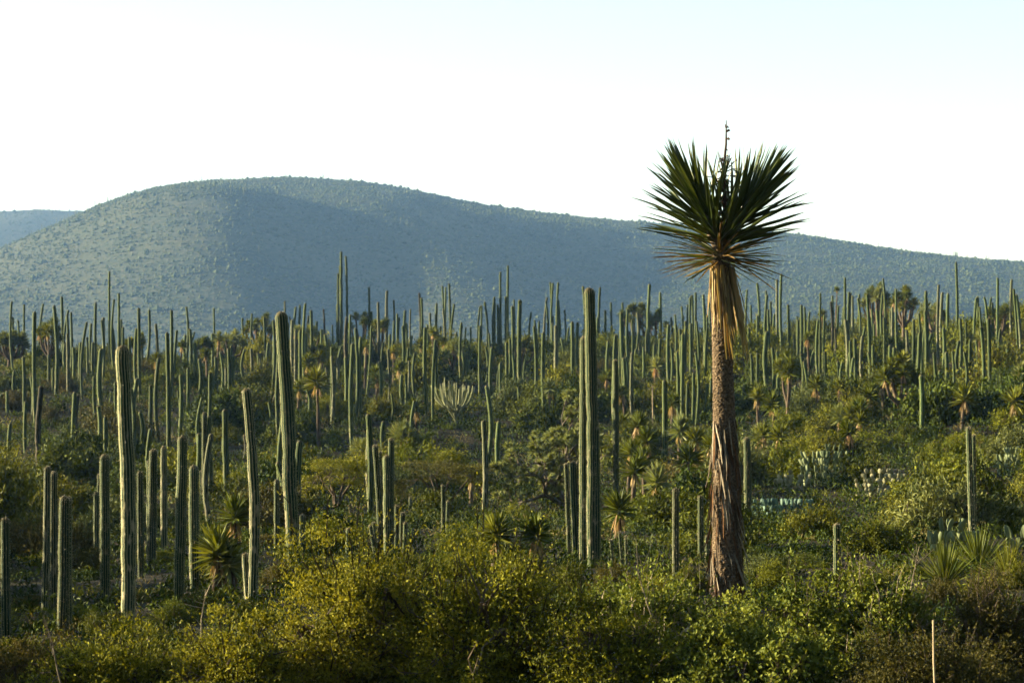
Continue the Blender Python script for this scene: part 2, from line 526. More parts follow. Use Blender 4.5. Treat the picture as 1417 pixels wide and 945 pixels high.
def scrub_mass(n, zf, ylo, yhi, ulo, uhi, name, seed):
    g = np.random.default_rng(seed)
    y = g.uniform(ylo ** .5, yhi ** .5, n) ** 2
    u = g.uniform(ulo, uhi, n)
    x = (u - CX) / FPX * y
    keep = vnoise(x, y, 26, 12) + g.random(n) * .7 > .55
    x, y = x[keep], y[keep]; n = len(x)
    z = zf(x, y)
    s = g.lognormal(-.15, .36, n)
    sh = np.stack([s * g.uniform(.8, 1.3, n), s * g.uniform(.8, 1.3, n), s * g.uniform(.6, 1.1, n)], 1)
    V = OV[None] * sh[:, None] * g.uniform(.6, 1.25, (n, 6))[:, :, None]
    V = V + np.stack([x, y, z + sh[:, 2] * .4], 1)[:, None]
    F = OF[None] + (np.arange(n) * 6)[:, None, None]
    mb = MB()
    mb.add(V.reshape(-1, 3), F.reshape(-1, 3), 0, np.repeat(g.random(n), 6))
    # thin upright stems that stand out on the crest
    m = n // 60
    k = g.integers(0, n, m)
    base = np.stack([x[k], y[k], z[k]], 1)
    h = g.uniform(2.5, 6.5, m)
    for c in range(m):
        tube(mb, [base[c], base[c] + [0, 0, h[c]]], [.28, .2], 4, 0, tint=.4)
    o = link(name, mb.mesh(name, 'scrub', False))
    return tag(o, kind='stuff')

tag(scrub_mass(75000, hill_z, 1380, 2420, -60, 1480, 'hillside_scrub', 3), 'green scrub covering the broad rounded hill behind the cacti', 'scrub')
tag(scrub_mass(6000, back_z, 2450, 3230, -60, 260, 'hillside_scrub', 4), 'scrub on the lower ridge behind the broad hill', 'scrub')

# ------------------------------------------------------------------ columnar cacti
def cactus_stem(mb, path, rad, ribs, ring_step, seed, mi=0, spines=None, depth=.16):
    """ribbed column along a path with a domed tip"""
    g = np.random.default_rng(seed)
    P = np.asarray(path, float)
    seg = np.linalg.norm(np.diff(P, axis=0), axis=1); s = np.concatenate([[0], np.cumsum(seg)]); L = s[-1]
    body = np.arange(0, max(L - rad * 1.1, ring_step), ring_step)
    tipn = 5
    ss = np.concatenate([body, np.linspace(max(L - rad * 1.1, ring_step * .9), L, tipn + 1)])
    ss = np.unique(np.round(ss, 4))
    C = np.stack([np.interp(ss, s, P[:, k]) for k in range(3)], 1)
    wob = np.cumsum(g.normal(0, .010 * math.sqrt(ring_step / .07), (len(ss), 2)), 0); wob -= wob * (ss / L)[:, None] * .3
    C[:, :2] += wob * rad * 2.2
    prof = .86 + .14 * np.clip(ss / (L * .25), 0, 1) - .10 * np.clip((ss - L * .55) / (L * .45), 0, 1)
    prof *= 1 + .05 * (np.interp(ss, np.linspace(0, L, 14), g.random(14)) - .5) * 2
    for _ in range(g.integers(1, 4)):                       # growth constrictions
        c0 = g.uniform(.15, .85) * L
        prof *= 1 - .14 * np.exp(-((ss - c0) / (rad * .35)) ** 2)
    q = np.clip((ss - (L - rad * 1.1)) / (rad * 1.1), 0, 1)
    prof *= np.sqrt(np.clip(1 - (q * .985) ** 2.2, 0, 1))
    _, T, U, W = frames(C)
    ns = ribs * 2
    th = np.linspace(0, 2 * np.pi, ns, endpoint=False) + g.random() * 6
    ridge = np.tile([1., 0.], ribs)
    rr = 1 - depth * (1 - ridge)
    jit = g.normal(0, .012, (len(ss), ns))
    Rr = rad * prof[:, None] * (rr[None] + jit)
    V = C[:, None] + Rr[:, :, None] * (np.cos(th)[None, :, None] * U[:, None] + np.sin(th)[None, :, None] * W[:, None])
    n = len(ss)
    i = np.arange(n - 1)[:, None] * ns; j = np.arange(ns)[None]; j2 = (j + 1) % ns
    F = np.stack([i + j, i + j2, i + ns + j2, i + ns + j], -1).reshape(-1, 4)
    rib = np.tile(ridge, n); hg = np.repeat(ss / L, ns)
    tip = np.repeat(np.clip((ss - (L - rad * 1.0)) / (rad * 1.0), 0, 1), ns)
    mb.add(V.reshape(-1, 3), F, mi, 0.0, rib=rib, hgt=hg, tip=tip)
    if spines is not None:
        k = np.arange(0, n - 1)
        Vr = V[:, ::2]
        for rep in range(2):
            f = g.random((n - 1, ribs, 1))
            pts = Vr[:-1] * (1 - f) + Vr[1:] * f
            outd = unit(pts - C[:-1, None])
            d = unit(outd + g.normal(0, .55, pts.shape))
            leaf_quads(spines, pts.reshape(-1, 3), d.reshape(-1, 3), g.uniform(.02, .045, pts.shape[0] * pts.shape[1]), .007, g=g)

def stem_path(base, top, bend=0.0, kink=None, n=7):
    """from a world base point to a world top point, upright at the foot, bending to the top"""
    b, t = np.array(base), np.array(top)
    w = np.linspace(0, 1, n)
    P = b + (t - b) * w[:, None]
    off = (t - b)[:2]
    P[:, :2] = b[:2] + off * (w ** 1.0)[:, None]
    P[:, 0] += bend * np.sin(w * np.pi)
    return P

CAT = 'cactus'
n_cactus = 0
def near_cactus(label, stems, d=None, skin='cactus', ribs=13, bends=None, group=None):
    """stems: (x top, y top, x base, y base, width) in photo pixels; distance from where the first one meets the ground"""
    global n_cactus
    x0, yb = stems[0][2], stems[0][3]
    b0 = hit(x0, yb, 24)
    if d is not None:
        b0 = at(x0, yb, d); b0.z = float(ground_z(b0.x, b0.y))
    root = link('columnar_cactus', None, loc=b0)
    tag(root, label, CAT, group or 'thick columnar cacti on the valley floor')
    root.empty_display_size = .3
    for k, (xt, yt, xb, ybs, w) in enumerate(stems):
        dy = b0.y + (0 if k == 0 else (.25 if k % 2 else -.2) + (b0.y * .0015 * k))
        base = at(xb, ybs, dy); base.z = float(ground_z(base.x, base.y)) - .08
        top = at(xt, yt, dy)
        rad = w * dy / FPX / 2 * .95
        mb, sp = MB(), MB()
        n_cactus += 1
        path = stem_path(base - b0, top - b0, (bends or [0] * 9)[k])
        cactus_stem(mb, path, rad, ribs if rad > .1 else 9, .07, 100 + n_cactus, spines=sp)
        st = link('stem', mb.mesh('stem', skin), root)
        spo = link('spines', sp.mesh('spines', 'spine', False), st)
        spo['kind'] = 'stuff'
    return root

near_cactus('lone short columnar cactus in scrub beside the slant-topped twin column', [(7, 716, 9, 905, 14)])
near_cactus('twin columnar cactus with slanted flat top and pale corky edge', [(66, 645, 62, 850, 11), (74, 652, 75, 850, 12)], skin='cactus_pale')
near_cactus('stout columnar cactus with dark waist and shorter stem tucked behind', [(88, 686, 86, 880, 17), (94, 687, 94, 872, 12)])
near_cactus('columnar cactus in front of the slim pair, close beside the tallest valley column', [(145, 628, 145, 838, 15)])
near_cactus('slim pair of columnar stems behind the column next to the tallest one', [(133, 680, 134, 785, 9), (137, 656, 137, 785, 7)])
near_cactus('tallest thick columnar cactus on the valley floor, flaking pale bark and notched shoulder', [(169, 478, 177, 872, 22)], bends=[.04], skin='cactus_pale')
near_cactus('dark columnar cactus close behind the tallest valley column', [(193, 652, 195, 800, 10)])
near_cactus('columnar cactus with thin companion stem behind the leaning valley column', [(213, 621, 210, 788, 13), (206, 637, 206, 780, 7)])
near_cactus('columnar cactus with reddish brown tip between two green columns', [(226, 617, 227, 764, 10)], skin='cactus_pale')
near_cactus('leaning smooth columnar cactus, base set right of its tip, beside round-tipped one', [(252, 603, 248, 838, 16)])
near_cactus('round-tipped upright columnar cactus standing next to the leaning smooth one', [(268, 643, 270, 822, 15)])
near_cactus('three-stemmed columnar cactus on open ground behind the leaning smooth column', [(283, 570, 283, 700, 8), (291, 626, 292, 704, 8), (278, 651, 279, 700, 4)])
near_cactus('scarred dark columnar cactus with bent tip above a short stubby offshoot', [(341, 537, 349, 840, 15), (339, 765, 344, 850, 10)], bends=[.1, 0], skin='cactus_pale')
near_cactus('very tall straight columnar cactus with brown tip behind the big olive bush', [(388, 431, 405, 785, 20)], bends=[.05])
near_cactus('medium columnar cactus standing behind the very tall brown-tipped column', [(383, 663, 383, 762, 8)])
near_cactus('short smooth columnar cactus at the foot of the very tall column', [(418, 711, 418, 774, 9)])
near_cactus('stubby columnar cactus tip poking up behind the big olive bush', [(483, 730, 483, 776, 10)])
near_cactus('clustered columnar cactus of many stems rising behind the big olive bush',
            [(537, 629, 538, 775, 13), (519, 615, 530, 775, 9), (541, 606, 541, 772, 9), (526, 624, 528, 770, 6), (549, 698, 549, 772, 7), (557, 708, 556, 780, 9), (512, 726, 521, 776, 6), (517, 722, 522, 775, 5), (561, 722, 560, 780, 7)])
near_cactus('small forked columnar cactus before the flat-topped thorn trees', [(613, 670, 614, 748, 6), (620, 693, 618, 748, 5)])
near_cactus('tiny single columnar cactus under the wide flat-topped thorn tree', [(568, 687, 568, 716, 5)])
near_cactus('massive two-column cactus with dark flank lobe standing behind the foreground bushes',
            [(817, 398, 820, 786, 17), (809, 465, 809, 788, 15), (825, 590, 827, 780, 10)], bends=[.03, 0, 0])
near_cactus('leaning side column with two smaller stems at the foot of the massive cactus', [(792, 638, 799, 780, 11), (783, 641, 788, 770, 6), (801, 636, 803, 770, 6)])
near_cactus('tall slim columnar cactus beside the massive two-column one', [(852, 497, 853, 702, 9)])
near_cactus('thin sparse columnar stems among pale twigs before the yucca tree', [(857, 735, 862, 790, 4), (866, 741, 867, 790, 4), (845, 746, 850, 790, 4)], ribs=9)
near_cactus('slim columnar cactus in bright scrub a little way off the yucca trunk', [(935, 675, 935, 812, 10)], skin='cactus_pale')
near_cactus('columnar cactus with low side stem close to the yucca trunk', [(969, 685, 970, 780, 9), (979, 740, 979, 780, 8)])
near_cactus('round-tipped columnar cactus just behind the shaggy yucca trunk', [(1033, 605, 1036, 735, 11)])
near_cactus('short solitary columnar cactus behind the leafy foreground shrubs', [(1158, 724, 1159, 800, 11)])
near_cactus('solitary dark columnar cactus with thin twin stem near the prickly pears', [(1341, 590, 1346, 764, 9), (1347, 601, 1349, 762, 6)])
near_cactus('small columnar cactus beside the clump of upright prickly pear pads', [(1098, 625, 1098, 662, 6)])

# slope and ridge cacti: (x, top, base[, width[, lean]]) in pixels of an enlarged cut-out of the photograph
T1 = (0, 350, 3.15, [(78, 292, 400), (152, 255, 770, 20, 14), (148, 580, 740), (178, 578, 1030, 28, 4), (103, 450, 700, 18), (112, 645, 880), (45, 740, 900, 20), (213, 440, 590),
     (232, 500, 610), (295, 350, 620, 18, 6), (285, 390, 520), (320, 410, 570), (353, 388, 610), (380, 365, 540), (418, 215, 520), (405, 388, 550), (451, 280, 560), (440, 415, 690, 26, 10),
     [(477, 80, 545, 12, 10), (497, 200, 545, 11, 8), (518, 175, 545, 13, -8), (487, 320, 545, 16)], (565, 367, 690, 16), (595, 327, 620), (605, 240, 650, 16, 12), (505, 560, 830, 16, -10), (460, 712, 1000, 24),
     (610, 690, 860), (655, 575, 830, 18, 4), (675, 855, 1000, 24), (680, 308, 560), (748, 248, 650, 16, -8), (730, 345, 1000, 22, 8), (786, 530, 800, 20), (775, 600, 790, 12), (820, 500, 790, 16, 10),
     (808, 355, 560), (828, 330, 560), (800, 405, 570), (848, 345, 500), (850, 390, 600, 18), (868, 460, 630), (880, 630, 900, 12), (890, 695, 1020, 22), (795, 795, 1000, 26), (720, 840, 1000, 18), (932, 240, 450),
     (925, 350, 500), (940, 450, 580), (960, 430, 630), (922, 530, 640), (985, 500, 620), (995, 415, 665, 18, 8), (1018, 445, 665, 18), (1068, 418, 570), (1095, 415, 560), (1127, 435, 560), (915, 865, 990, 18),
     (865, 680, 775), (978, 800, 885), (1058, 705, 795), (1066, 790, 900), (600, 800, 900), (646, 900, 980), (30, 600, 700), (8, 615, 690)])
T2 = (340, 340, 3.15, [(170, 240, 470), (192, 310, 460), (203, 322, 560), (218, 265, 420), (238, 258, 420), (260, 250, 650, 14), (275, 305, 430), (340, 275, 450), (310, 328, 430), (330, 365, 560), (345, 385, 570, 16),
     (378, 345, 500), (100, 420, 610), (122, 405, 590), (53, 470, 590), (145, 450, 890, 20), (290, 440, 590, 18), (320, 530, 605), (350, 530, 605), (397, 485, 605), (375, 480, 785, 18), (390, 530, 725),
     [(415, 25, 440, 13, 6), (438, 45, 440, 12, 2), (410, 85, 440, 11), (403, 120, 440, 11), (398, 255, 440, 10)], (442, 310, 575, 16), (455, 300, 565), (465, 425, 905, 22), (502, 395, 755, 18, -6), [(538, 180, 460, 12, 8), (548, 285, 460, 12)],
     (578, 245, 540, 14), (617, 195, 480, 15), (645, 235, 450, 10), (565, 320, 480), (630, 385, 570), (620, 450, 720, 14, 16), (635, 640, 775, 12), (670, 310, 470), (695, 280, 530, 15), (660, 295, 440), (720, 275, 470), (712, 500, 655),
     (737, 465, 655), (725, 390, 520), (757, 205, 440, 12), (805, 292, 430), (833, 250, 420), [(857, 175, 440, 10), (872, 180, 440, 11, 4), (888, 165, 440, 12, 6)], (850, 350, 450), (920, 375, 470), (940, 335, 595), (960, 355, 480),
     (980, 355, 450), (780, 465, 665, 12, 8), (828, 480, 590), (883, 515, 590), (944, 460, 590, 16), (962, 485, 590), (680, 560, 695, 18), (700, 560, 705), (1022, 262, 480), (1043, 245, 470), (1085, 222, 480), (1097, 255, 480), (1018, 540, 650, 16),
     (1047, 440, 610), (1075, 440, 725, 18), (1110, 510, 695), (1060, 380, 520), (100, 680, 855, 14), (135, 640, 745), (20, 560, 620), (600, 420, 560), (520, 470, 560)])
T3 = (680, 350, 3.5, [(15, 212, 430), (28, 250, 430), [(45, 90, 450, 14, 12), (70, 210, 450, 14), (80, 60, 450, 13)], (110, 225, 480), (137, 225, 665, 24), (193, 285, 430), (230, 330, 450), (240, 435, 595), (270, 215, 490),
     [(285, 140, 480, 11, 6), (297, 145, 480, 12), (325, 142, 480, 13, 12)], (320, 225, 480, 18), (355, 275, 470), (375, 360, 540), (390, 335, 480), (310, 350, 665, 24, 4), (298, 305, 480), (338, 410, 560), (420, 335, 660, 20, 2), (445, 160, 520, 16),
     (525, 165, 500, 14), (515, 310, 480), (550, 275, 510, 14), (580, 238, 420, 12, 6), (635, 240, 460, 13), (655, 330, 500), (668, 380, 500), (755, 350, 520), (767, 150, 520, 18), (820, 190, 480, 16), (818, 415, 610, 18, 6),
     (870, 310, 480), (858, 345, 665, 20), (920, 258, 470), (925, 390, 855, 20), (900, 475, 860, 18, 8), (950, 250, 480), (965, 235, 470), (965, 340, 600, 20), (990, 190, 520, 15, 8), (1027, 200, 560, 16), (1045, 300, 520), (600, 515, 830, 30),
     (640, 505, 815, 22), (628, 445, 600, 16), (683, 480, 830, 20, 4), (735, 455, 610, 14), (700, 465, 560), (840, 615, 1015, 30), (950, 630, 845, 18), (978, 580, 835, 18), (990, 480, 835, 16), (1047, 630, 805, 16), (72, 430, 755, 18), (45, 530, 725),
     (100, 480, 700, 14, 8), (165, 515, 650), (130, 650, 790, 16), (375, 665, 745), (505, 760, 825), (60, 640, 740), (85, 630, 730), (1000, 560, 700), (930, 500, 700), (790, 440, 600), (870, 440, 640)])
T4 = (1010, 350, 3.15, [(75, 160, 430), (120, 130, 440, 13), (120, 435, 625, 16, 8), (157, 165, 420), (163, 340, 590, 24), (178, 210, 440), (195, 265, 440), (205, 115, 440, 13, 8), (226, 90, 470, 14, 10), (253, 225, 450, 14), (310, 225, 450), (325, 235, 450),
     (297, 290, 470), (348, 255, 420), (92, 440, 615), (55, 565, 695, 16), (185, 410, 655), (280, 355, 480), (310, 440, 635, 18), (287, 575, 655), (345, 510, 625), [(395, 175, 560, 11, -12), (385, 290, 560, 14)], (440, 210, 480), (460, 330, 480), (415, 430, 565),
     (503, 107, 480, 13), (506, 290, 560, 22, 16), (535, 185, 420), (557, 195, 420), (525, 380, 655), (545, 370, 655, 18), (492, 475, 580), (540, 455, 660, 16), (580, 360, 615, 18), (603, 430, 610), (625, 400, 625, 18), (590, 320, 520), (640, 245, 460),
     (600, 235, 440), (668, 110, 440, 12, 38), (722, 155, 440), (672, 280, 570, 14), (710, 235, 450), (725, 350, 500, 16), (728, 480, 655), (772, 335, 480), (800, 290, 645, 18), (825, 435, 570), (832, 530, 795, 25), (850, 325, 480), (910, 137, 490, 15),
     (930, 325, 510, 18), (925, 170, 440), (950, 175, 440, 16), (985, 40, 460, 13, 4), (1003, 285, 510, 16), (1020, 430, 635, 16), (970, 425, 645, 14), (890, 435, 665, 16), (912, 510, 645), (1080, 190, 430), (1050, 410, 610), (1075, 380, 590),
     (1110, 190, 420), (1127, 285, 665, 20), (1097, 320, 670, 18), (1145, 215, 420, 13), (1167, 107, 420, 14), (1230, 115, 420, 14), (1245, 180, 440, 18, 8), (1260, 290, 515), (1215, 520, 645), (1195, 480, 610), (1000, 380, 560), (945, 430, 600), (880, 350, 520),
     (1150, 380, 560), (1180, 330, 500), (1030, 300, 470), (700, 400, 560), (650, 380, 520), (240, 470, 600), (370, 420, 540), (470, 470, 570)])

ALL = []
for ox, oy, k, lst in (T1, T2, T3, T4):
    for it in lst:
        grp = it if isinstance(it, list) else [it]
        out = []
        for s in grp:
            x, t, b = s[:3]
            w = (s[3] if len(s) > 3 else 0) / k
            lean = (s[4] if len(s) > 4 else rng.normal(0, 4.5)) / k
            out.append((ox + x / k, oy + t / k, ox + (x + lean) / k, oy + b / k, w))
        ALL.append(out)

LANDMARKS = [('the four-spire ridge cluster', 158, 200), ('the five-spire bundle', 475, 240), ('the unequal pair of spires', 512, 225), ('the equal spire trio', 615, 235), ('the leaning-tipped trio', 702, 235), ('the touching-tip trio', 765, 230),
             ('the bent-tipped stem', 1134, 150), ('the candelabra cactus', 628, 155), ('the flat-topped thorn trees', 540, 100), ('the gnarled tufted tree', 760, 105), ('the bleached dead stalk', 903, 125), ('the upright pads', 1142, 95), ('the solitary dark cactus', 1341, 60),
             ('the tallest branched yucca', 1214, 235), ('the round branched yucca', 1292, 235), ('the ridge-end branched yucca', 1385, 235), ('the tallest valley column', 172, 52), ('the very tall column', 395, 54), ('the massive cactus', 815, 54), ('the big yucca tree', 1005, 45),
             ('the three-stemmed cactus', 285, 90), ('the dark slanting yucca', 1245, 140), ('the broad ridge yucca', 362, 235), ('the open forked yucca', 68, 215), ('the pale ridge yucca', 880, 240), ('the forked lower-slope yucca', 1090, 140)]
def near_what(px, d):
    return min(LANDMARKS, key=lambda m_: ((px - m_[1]) / 60) ** 2 + ((d - m_[2]) / 25) ** 2)[0]

def slope_label(h, d, top, px, skin):
    where = 'on the ridge' if top < 462 else ('on the upper slope' if d > 165 else ('on the lower slope' if d > 120 else 'at the slope foot'))
    size = 'tall slender' if h > 6.3 else ('medium-height' if h > 3.6 else 'short')
    sk = {'cactus_far': 'green', 'cactus_pale': 'pale weathered', 'cactus_dry': 'brown dying'}[skin]
    nw = near_what(px, d)
    return f'{size} {sk} columnar cactus {where} near {nw}', f'{size} {sk} columnar cacti {where} near {nw}'

CLUSTERS = iter(['tall tight cluster of four columnar stems on the ridge above the valley floor', 'highest bundle of columnar stems on the ridge, five spires together', 'pair of columnar stems, one half as high, beside the five-spire bundle',
                 'trio of equal straight columnar stems side by side on the ridge', 'trio of unequal columnar stems, the outer one leaning, on the ridge crest', 'trio of stems with two spires touching, behind the massive cactus', 'bent-tipped columnar stem with straight companion on the far slope'])
placed = []
def slope_cactus(stems, cluster=False):
    global n_cactus
    root = None
    for k, (xt, yt, xb, yb, w) in enumerate(stems):
        if k == 0:
            b0 = hit(xb, yb, 60)
        d = b0.y + (0 if k == 0 else [.3, -.25, .4, -.1][k % 4])
        base = at(xb, yb, d); base.z = float(ground_z(base.x, base.y)) - .1
        top = at(xt, yt, d)
        h = top.z - base.z
        dia = w * d / FPX if w else rng.uniform(.21, .31)
        dia = min(max(dia * .9, .16), .44)
        mb = MB(); n_cactus += 1
        rel = base - b0
        cactus_stem(mb, stem_path(rel, top - b0, rng.normal(0, .12)), dia / 2, 8, .35 if d > 110 else .2, 500 + n_cactus, depth=.2)
        r_ = rng.random()
        skin = 'cactus_far' if r_ < .8 else ('cactus_pale' if r_ < .96 else 'cactus_dry')
        if cluster:
            if root is None:
                root = link('columnar_cactus', None, loc=b0); tag(root, next(CLUSTERS), CAT, 'many-stemmed columnar cacti on the slope')
            link('stem', mb.mesh('stem', 'cactus_far'), root)
        else:
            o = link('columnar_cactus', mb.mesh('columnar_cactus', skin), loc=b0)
            lab, gr = slope_label(h, b0.y, yt, xt, skin)
            tag(o, lab, CAT, gr)
    placed.append((b0.x, b0.y))

for st in ALL:
    slope_cactus(st, len(st) > 1)
# fill the stand where single stems blend together in the photograph
for k in range(24):
    px = rng.uniform(330, 1410); d = rng.uniform(150, 245)
    x = (px - CX) / FPX * d; z = float(ground_z(x, d))
    yb = HORIZ - z / d * FPX
    h = rng.uniform(2.5, 6)
    slope_cactus([(px, yb - h / d * FPX, px + rng.normal(0, 1), yb, 0)])
for k in range(34):
    px = rng.uniform(0, 720); d = rng.uniform(72, 140)
    x = (px - CX) / FPX * d; z = float(ground_z(x, d)); yb = HORIZ - z / d * FPX
    if any(abs(px - q) < 40 for q in (628, 770, 460)):
        continue
    slope_cactus([(px + rng.normal(0, 2), yb - rng.uniform(1.8, 5.2) / d * FPX, px, yb, 0)])
g = np.random.default_rng(31)
mb = MB()
for k in range(130):
    px = g.uniform(5, 1412); d = g.uniform(150, 258)
    x = (px - CX) / FPX * d; z = float(ground_z(x, d)) - .1; h = g.uniform(2.2, 6.5)
    cactus_stem(mb, stem_path((x, d, z), (x + g.normal(0, .15), d, z + h), g.normal(0, .1)), g.uniform(.09, .14), 6, .6, 3000 + k, depth=.2)
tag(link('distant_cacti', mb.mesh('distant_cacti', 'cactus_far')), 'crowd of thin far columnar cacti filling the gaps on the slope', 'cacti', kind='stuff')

# ------------------------------------------------------------------ bushes
def bush_mesh(name, seed, rx, ry, h, clumps, per, L, W, mats, shoots=40, stems=9, flat=False, clump_r=.2, upright=.5, loose=.3):
    """clumped crown of small leaves on real branches; gaps between the clumps stay open"""
    g = np.random.default_rng(seed)
    mb = MB()
    lob = [(g.uniform(-.55, .55), g.uniform(-.55, .55), g.uniform(.45, .75)) for _ in range(6)]
    C = []
    while len(C) < clumps:
        u = unit(g.normal(size=3)); r = g.uniform(.45, 1.0) ** .6
        p = u * r
        p[2] = abs(p[2])
        lump = .72 + .28 * np.sin(3.1 * u[0] * 2 + seed) * np.cos(2.7 * u[1] * 2 + seed * 1.7) + g.normal(0, .08)
        p = p * lump
        q = np.array([p[0] * rx, p[1] * ry, (.05 + .95 * p[2]) * h])
        if g.random() < .18:
            q[2] *= g.random() * .6
        if flat:
            q[2] = h * (.72 + .26 * p[2] + g.normal(0, .03))
        C.append(q)
    C = np.array(C)
    # branches
    roots = np.stack([g.normal(0, .1 * rx, stems), g.normal(0, .1 * ry, stems), np.zeros(stems) - .1], 1)
    hubs = []
    for k in range(stems):
        ang = g.uniform(0, 6.28); rr = g.uniform(.2, .6)
        hub = np.array([math.cos(ang) * rx * rr, math.sin(ang) * ry * rr, h * g.uniform(.35, .6)])
        mid = (roots[k] + hub) * .5 + g.normal(0, .08, 3) * rx * .5
        tube(mb, [roots[k], mid, hub], [.028 * h + .006, .02 * h + .004, .012 * h + .003], 5, 1)
        hubs.append(hub)
    hubs = np.array(hubs)
    for c in C[:: max(1, clumps // 110)]:
        hb = hubs[np.argmin(((hubs - c) ** 2).sum(1))]
        mid = (hb + c) * .5 + g.normal(0, .05, 3) * rx * .6
        tube(mb, [hb, mid, c], [.008 * h + .003, .006 * h + .002, .003], 3, 1, cap=False)
    n = clumps * per
    ci = np.repeat(np.arange(clumps), per)
    cr = clump_r * rx * g.uniform(.6, 1.3, clumps)
    off = g.normal(size=(n, 3)) * np.array([1, 1, .7 if not flat else .35]) * .55
    P = C[ci] + off * cr[ci][:, None]
    P[:, 2] = np.abs(P[:, 2])
    out = unit(P - np.array([0, 0, h * .25]))
    D = out * .6 + np.array([0, 0, upright]) + g.normal(size=(n, 3)) * .75
    tint = np.clip(g.normal(.5, .27, n) + np.repeat(g.normal(0, .16, clumps), per), 0, 1)
    leaf_quads(mb, P, D, L * g.uniform(.6, 1.35, n), W * g.uniform(.7, 1.3, n), 0, tint, g, .1, face=unit(off) * 1.0 + out * .45, loose=loose)
    # shoots that break the outline
    if shoots:
        for k in range(shoots):
            c = C[g.integers(0, clumps)]
            o = unit(c - np.array([0, 0, h * .2])) + np.array([0, 0, .7]) + g.normal(0, .25, 3)
            ln = g.uniform(.12, .3) * h
            tip = c + unit(o) * ln * 1.5
            md = (c + tip) / 2 + g.normal(0, .03, 3) * h
            tube(mb, [c, md, tip], [.004 * h + .002, .003 * h + .002, .0015], 3, 1, cap=False)
            m = 14
            w = g.random(m)
            pp = (c * (1 - w)[:, None] ** 2 + 2 * (w * (1 - w))[:, None] * md + tip * (w ** 2)[:, None])
            leaf_quads(mb, pp, unit(o) * .5 + g.normal(size=(m, 3)) * .8, L * g.uniform(.6, 1.3, m), W * g.uniform(.8, 1.3, m), 0, np.clip(g.normal(.6, .2, m), 0, 1), g, .1)
    return mb

def split_bush(name, label, cat, loc, mb, mats, rotz=0, group=None, scale=(1, 1, 1)):
    """one bush as Empty > foliage, branches"""
    root = link(name, None, loc=loc); root.rotation_euler = (0, 0, rotz); root.scale = scale
    tag(root, label, cat, group)
    return root

def part_meshes(mb, mats, n1, n2):
    """two meshes from one builder: leaves (slot 0) and wood (slot 1)"""
    res = []
    for slot, (nm, mt) in enumerate(((n1, mats[0]), (n2, mats[1]))):
        sub = MB()
        V = np.concatenate(mb.v)
        tint = np.zeros(len(V))
        for st, val in mb.extra['tint']:
            tint[st:st + len(val)] = val
        for k in (3, 4):
            if not mb.f[k]:
                continue
            F = np.concatenate(mb.f[k]); mi = np.concatenate(mb.m[k])
            F = F[mi == slot]
            if len(F) == 0:
                continue
            used, inv = np.unique(F, return_inverse=True)
            sub.add(V[used], inv.reshape(F.shape), 0, tint[used])
        res.append(sub.mesh(nm, mt, smooth=False))
    return res

# foreground bushes: (label, px, distance, top y, half width px, seed, leaf kind)
FG = [
    ('big dense olive bush with small glossy leaves in front of the clustered cactus', 490, 27.6, 752, 170, 21, 'fg_leaf', 1.0),
    ('broad olive bush merging into the big dense one, before the massive cactus', 680, 27.2, 765, 160, 22, 'fg_leaf', 1.0),
    ('low spreading olive bush in front of the tallest valley column', 175, 27.5, 868, 190, 23, 'fg_leaf', 1.0),
    ('low dull olive bush below the lone short columnar cactus', 20, 28.6, 872, 130, 24, 'fg_leaf3', 1.0),
    ('olive bush between the leaning column and the big dense bush', 330, 26.6, 852, 120, 25, 'fg_leaf', 1.0),
    ('loose twiggy bush with bare pale twigs in front of the yucca trunk', 900, 32.0, 782, 120, 26, 'fg_leaf2', .55),
    ('low leafy shrub hiding the foot of the yucca tree', 1020, 33.0, 838, 85, 27, 'fg_leaf2', .9),
    ('leafy round-leaved shrub in front of the short solitary cactus', 1120, 30.5, 795, 105, 28, 'fg_leaf2', .9),
    ('leafy round-leaved shrub with dead twigs beside the pale stake', 1220, 30.0, 797, 100, 29, 'fg_leaf2', .9),
    ('brownish twiggy bush beyond the pale stake, below the sotol rosettes', 1375, 30.0, 792, 115, 30, 'fg_leaf3', .9),
    ('dark low bush in the shade below the twiggy bush', 840, 26.5, 822, 140, 31, 'fg_leaf', 1.0),
    ('dark low bush in the shade between twiggy bush and round-leaved shrubs', 1040, 26.0, 862, 150, 32, 'fg_leaf2', 1.0),
    ('dark low bush in the shade around the foot of the pale stake', 1290, 25.3, 872, 170, 33, 'fg_leaf3', 1.0),
]
for lab, px, d, ytop, hw, seed, mt, dens in FG:
    p = at(px, 900, d); p.z = float(ground_z(p.x, p.y))
    top = at(px, ytop, d).z
    h = top - p.z
    rx = hw * d / FPX
    L = {'fg_leaf': .052, 'fg_leaf2': .056, 'fg_leaf3': .044}[mt]
    mb = bush_mesh('bush', seed, rx * .95, min(rx, 1.3) * .9, h * (1.22 if seed in (21, 22) else 1.13), int((310 if seed in (21, 22) else 230) * dens * max(.7, rx / 1.3)), 120, L, L * (.42 if mt != 'fg_leaf2' else .62), None, shoots=int(150 * dens), stems=14, clump_r=.15 * min(1, 1.2 / rx) + .03, loose=.8)
    wood = 'wood_pale' if seed in (26, 29) else 'wood'
    lm, wm = part_meshes(mb, (mt, wood), 'foliage', 'branches')
    root = split_bush('bush', lab, 'bush', p, None, None, group='foreground bushes')
    link('foliage', lm, root); link('branches', wm, root)['kind'] = 'stuff'

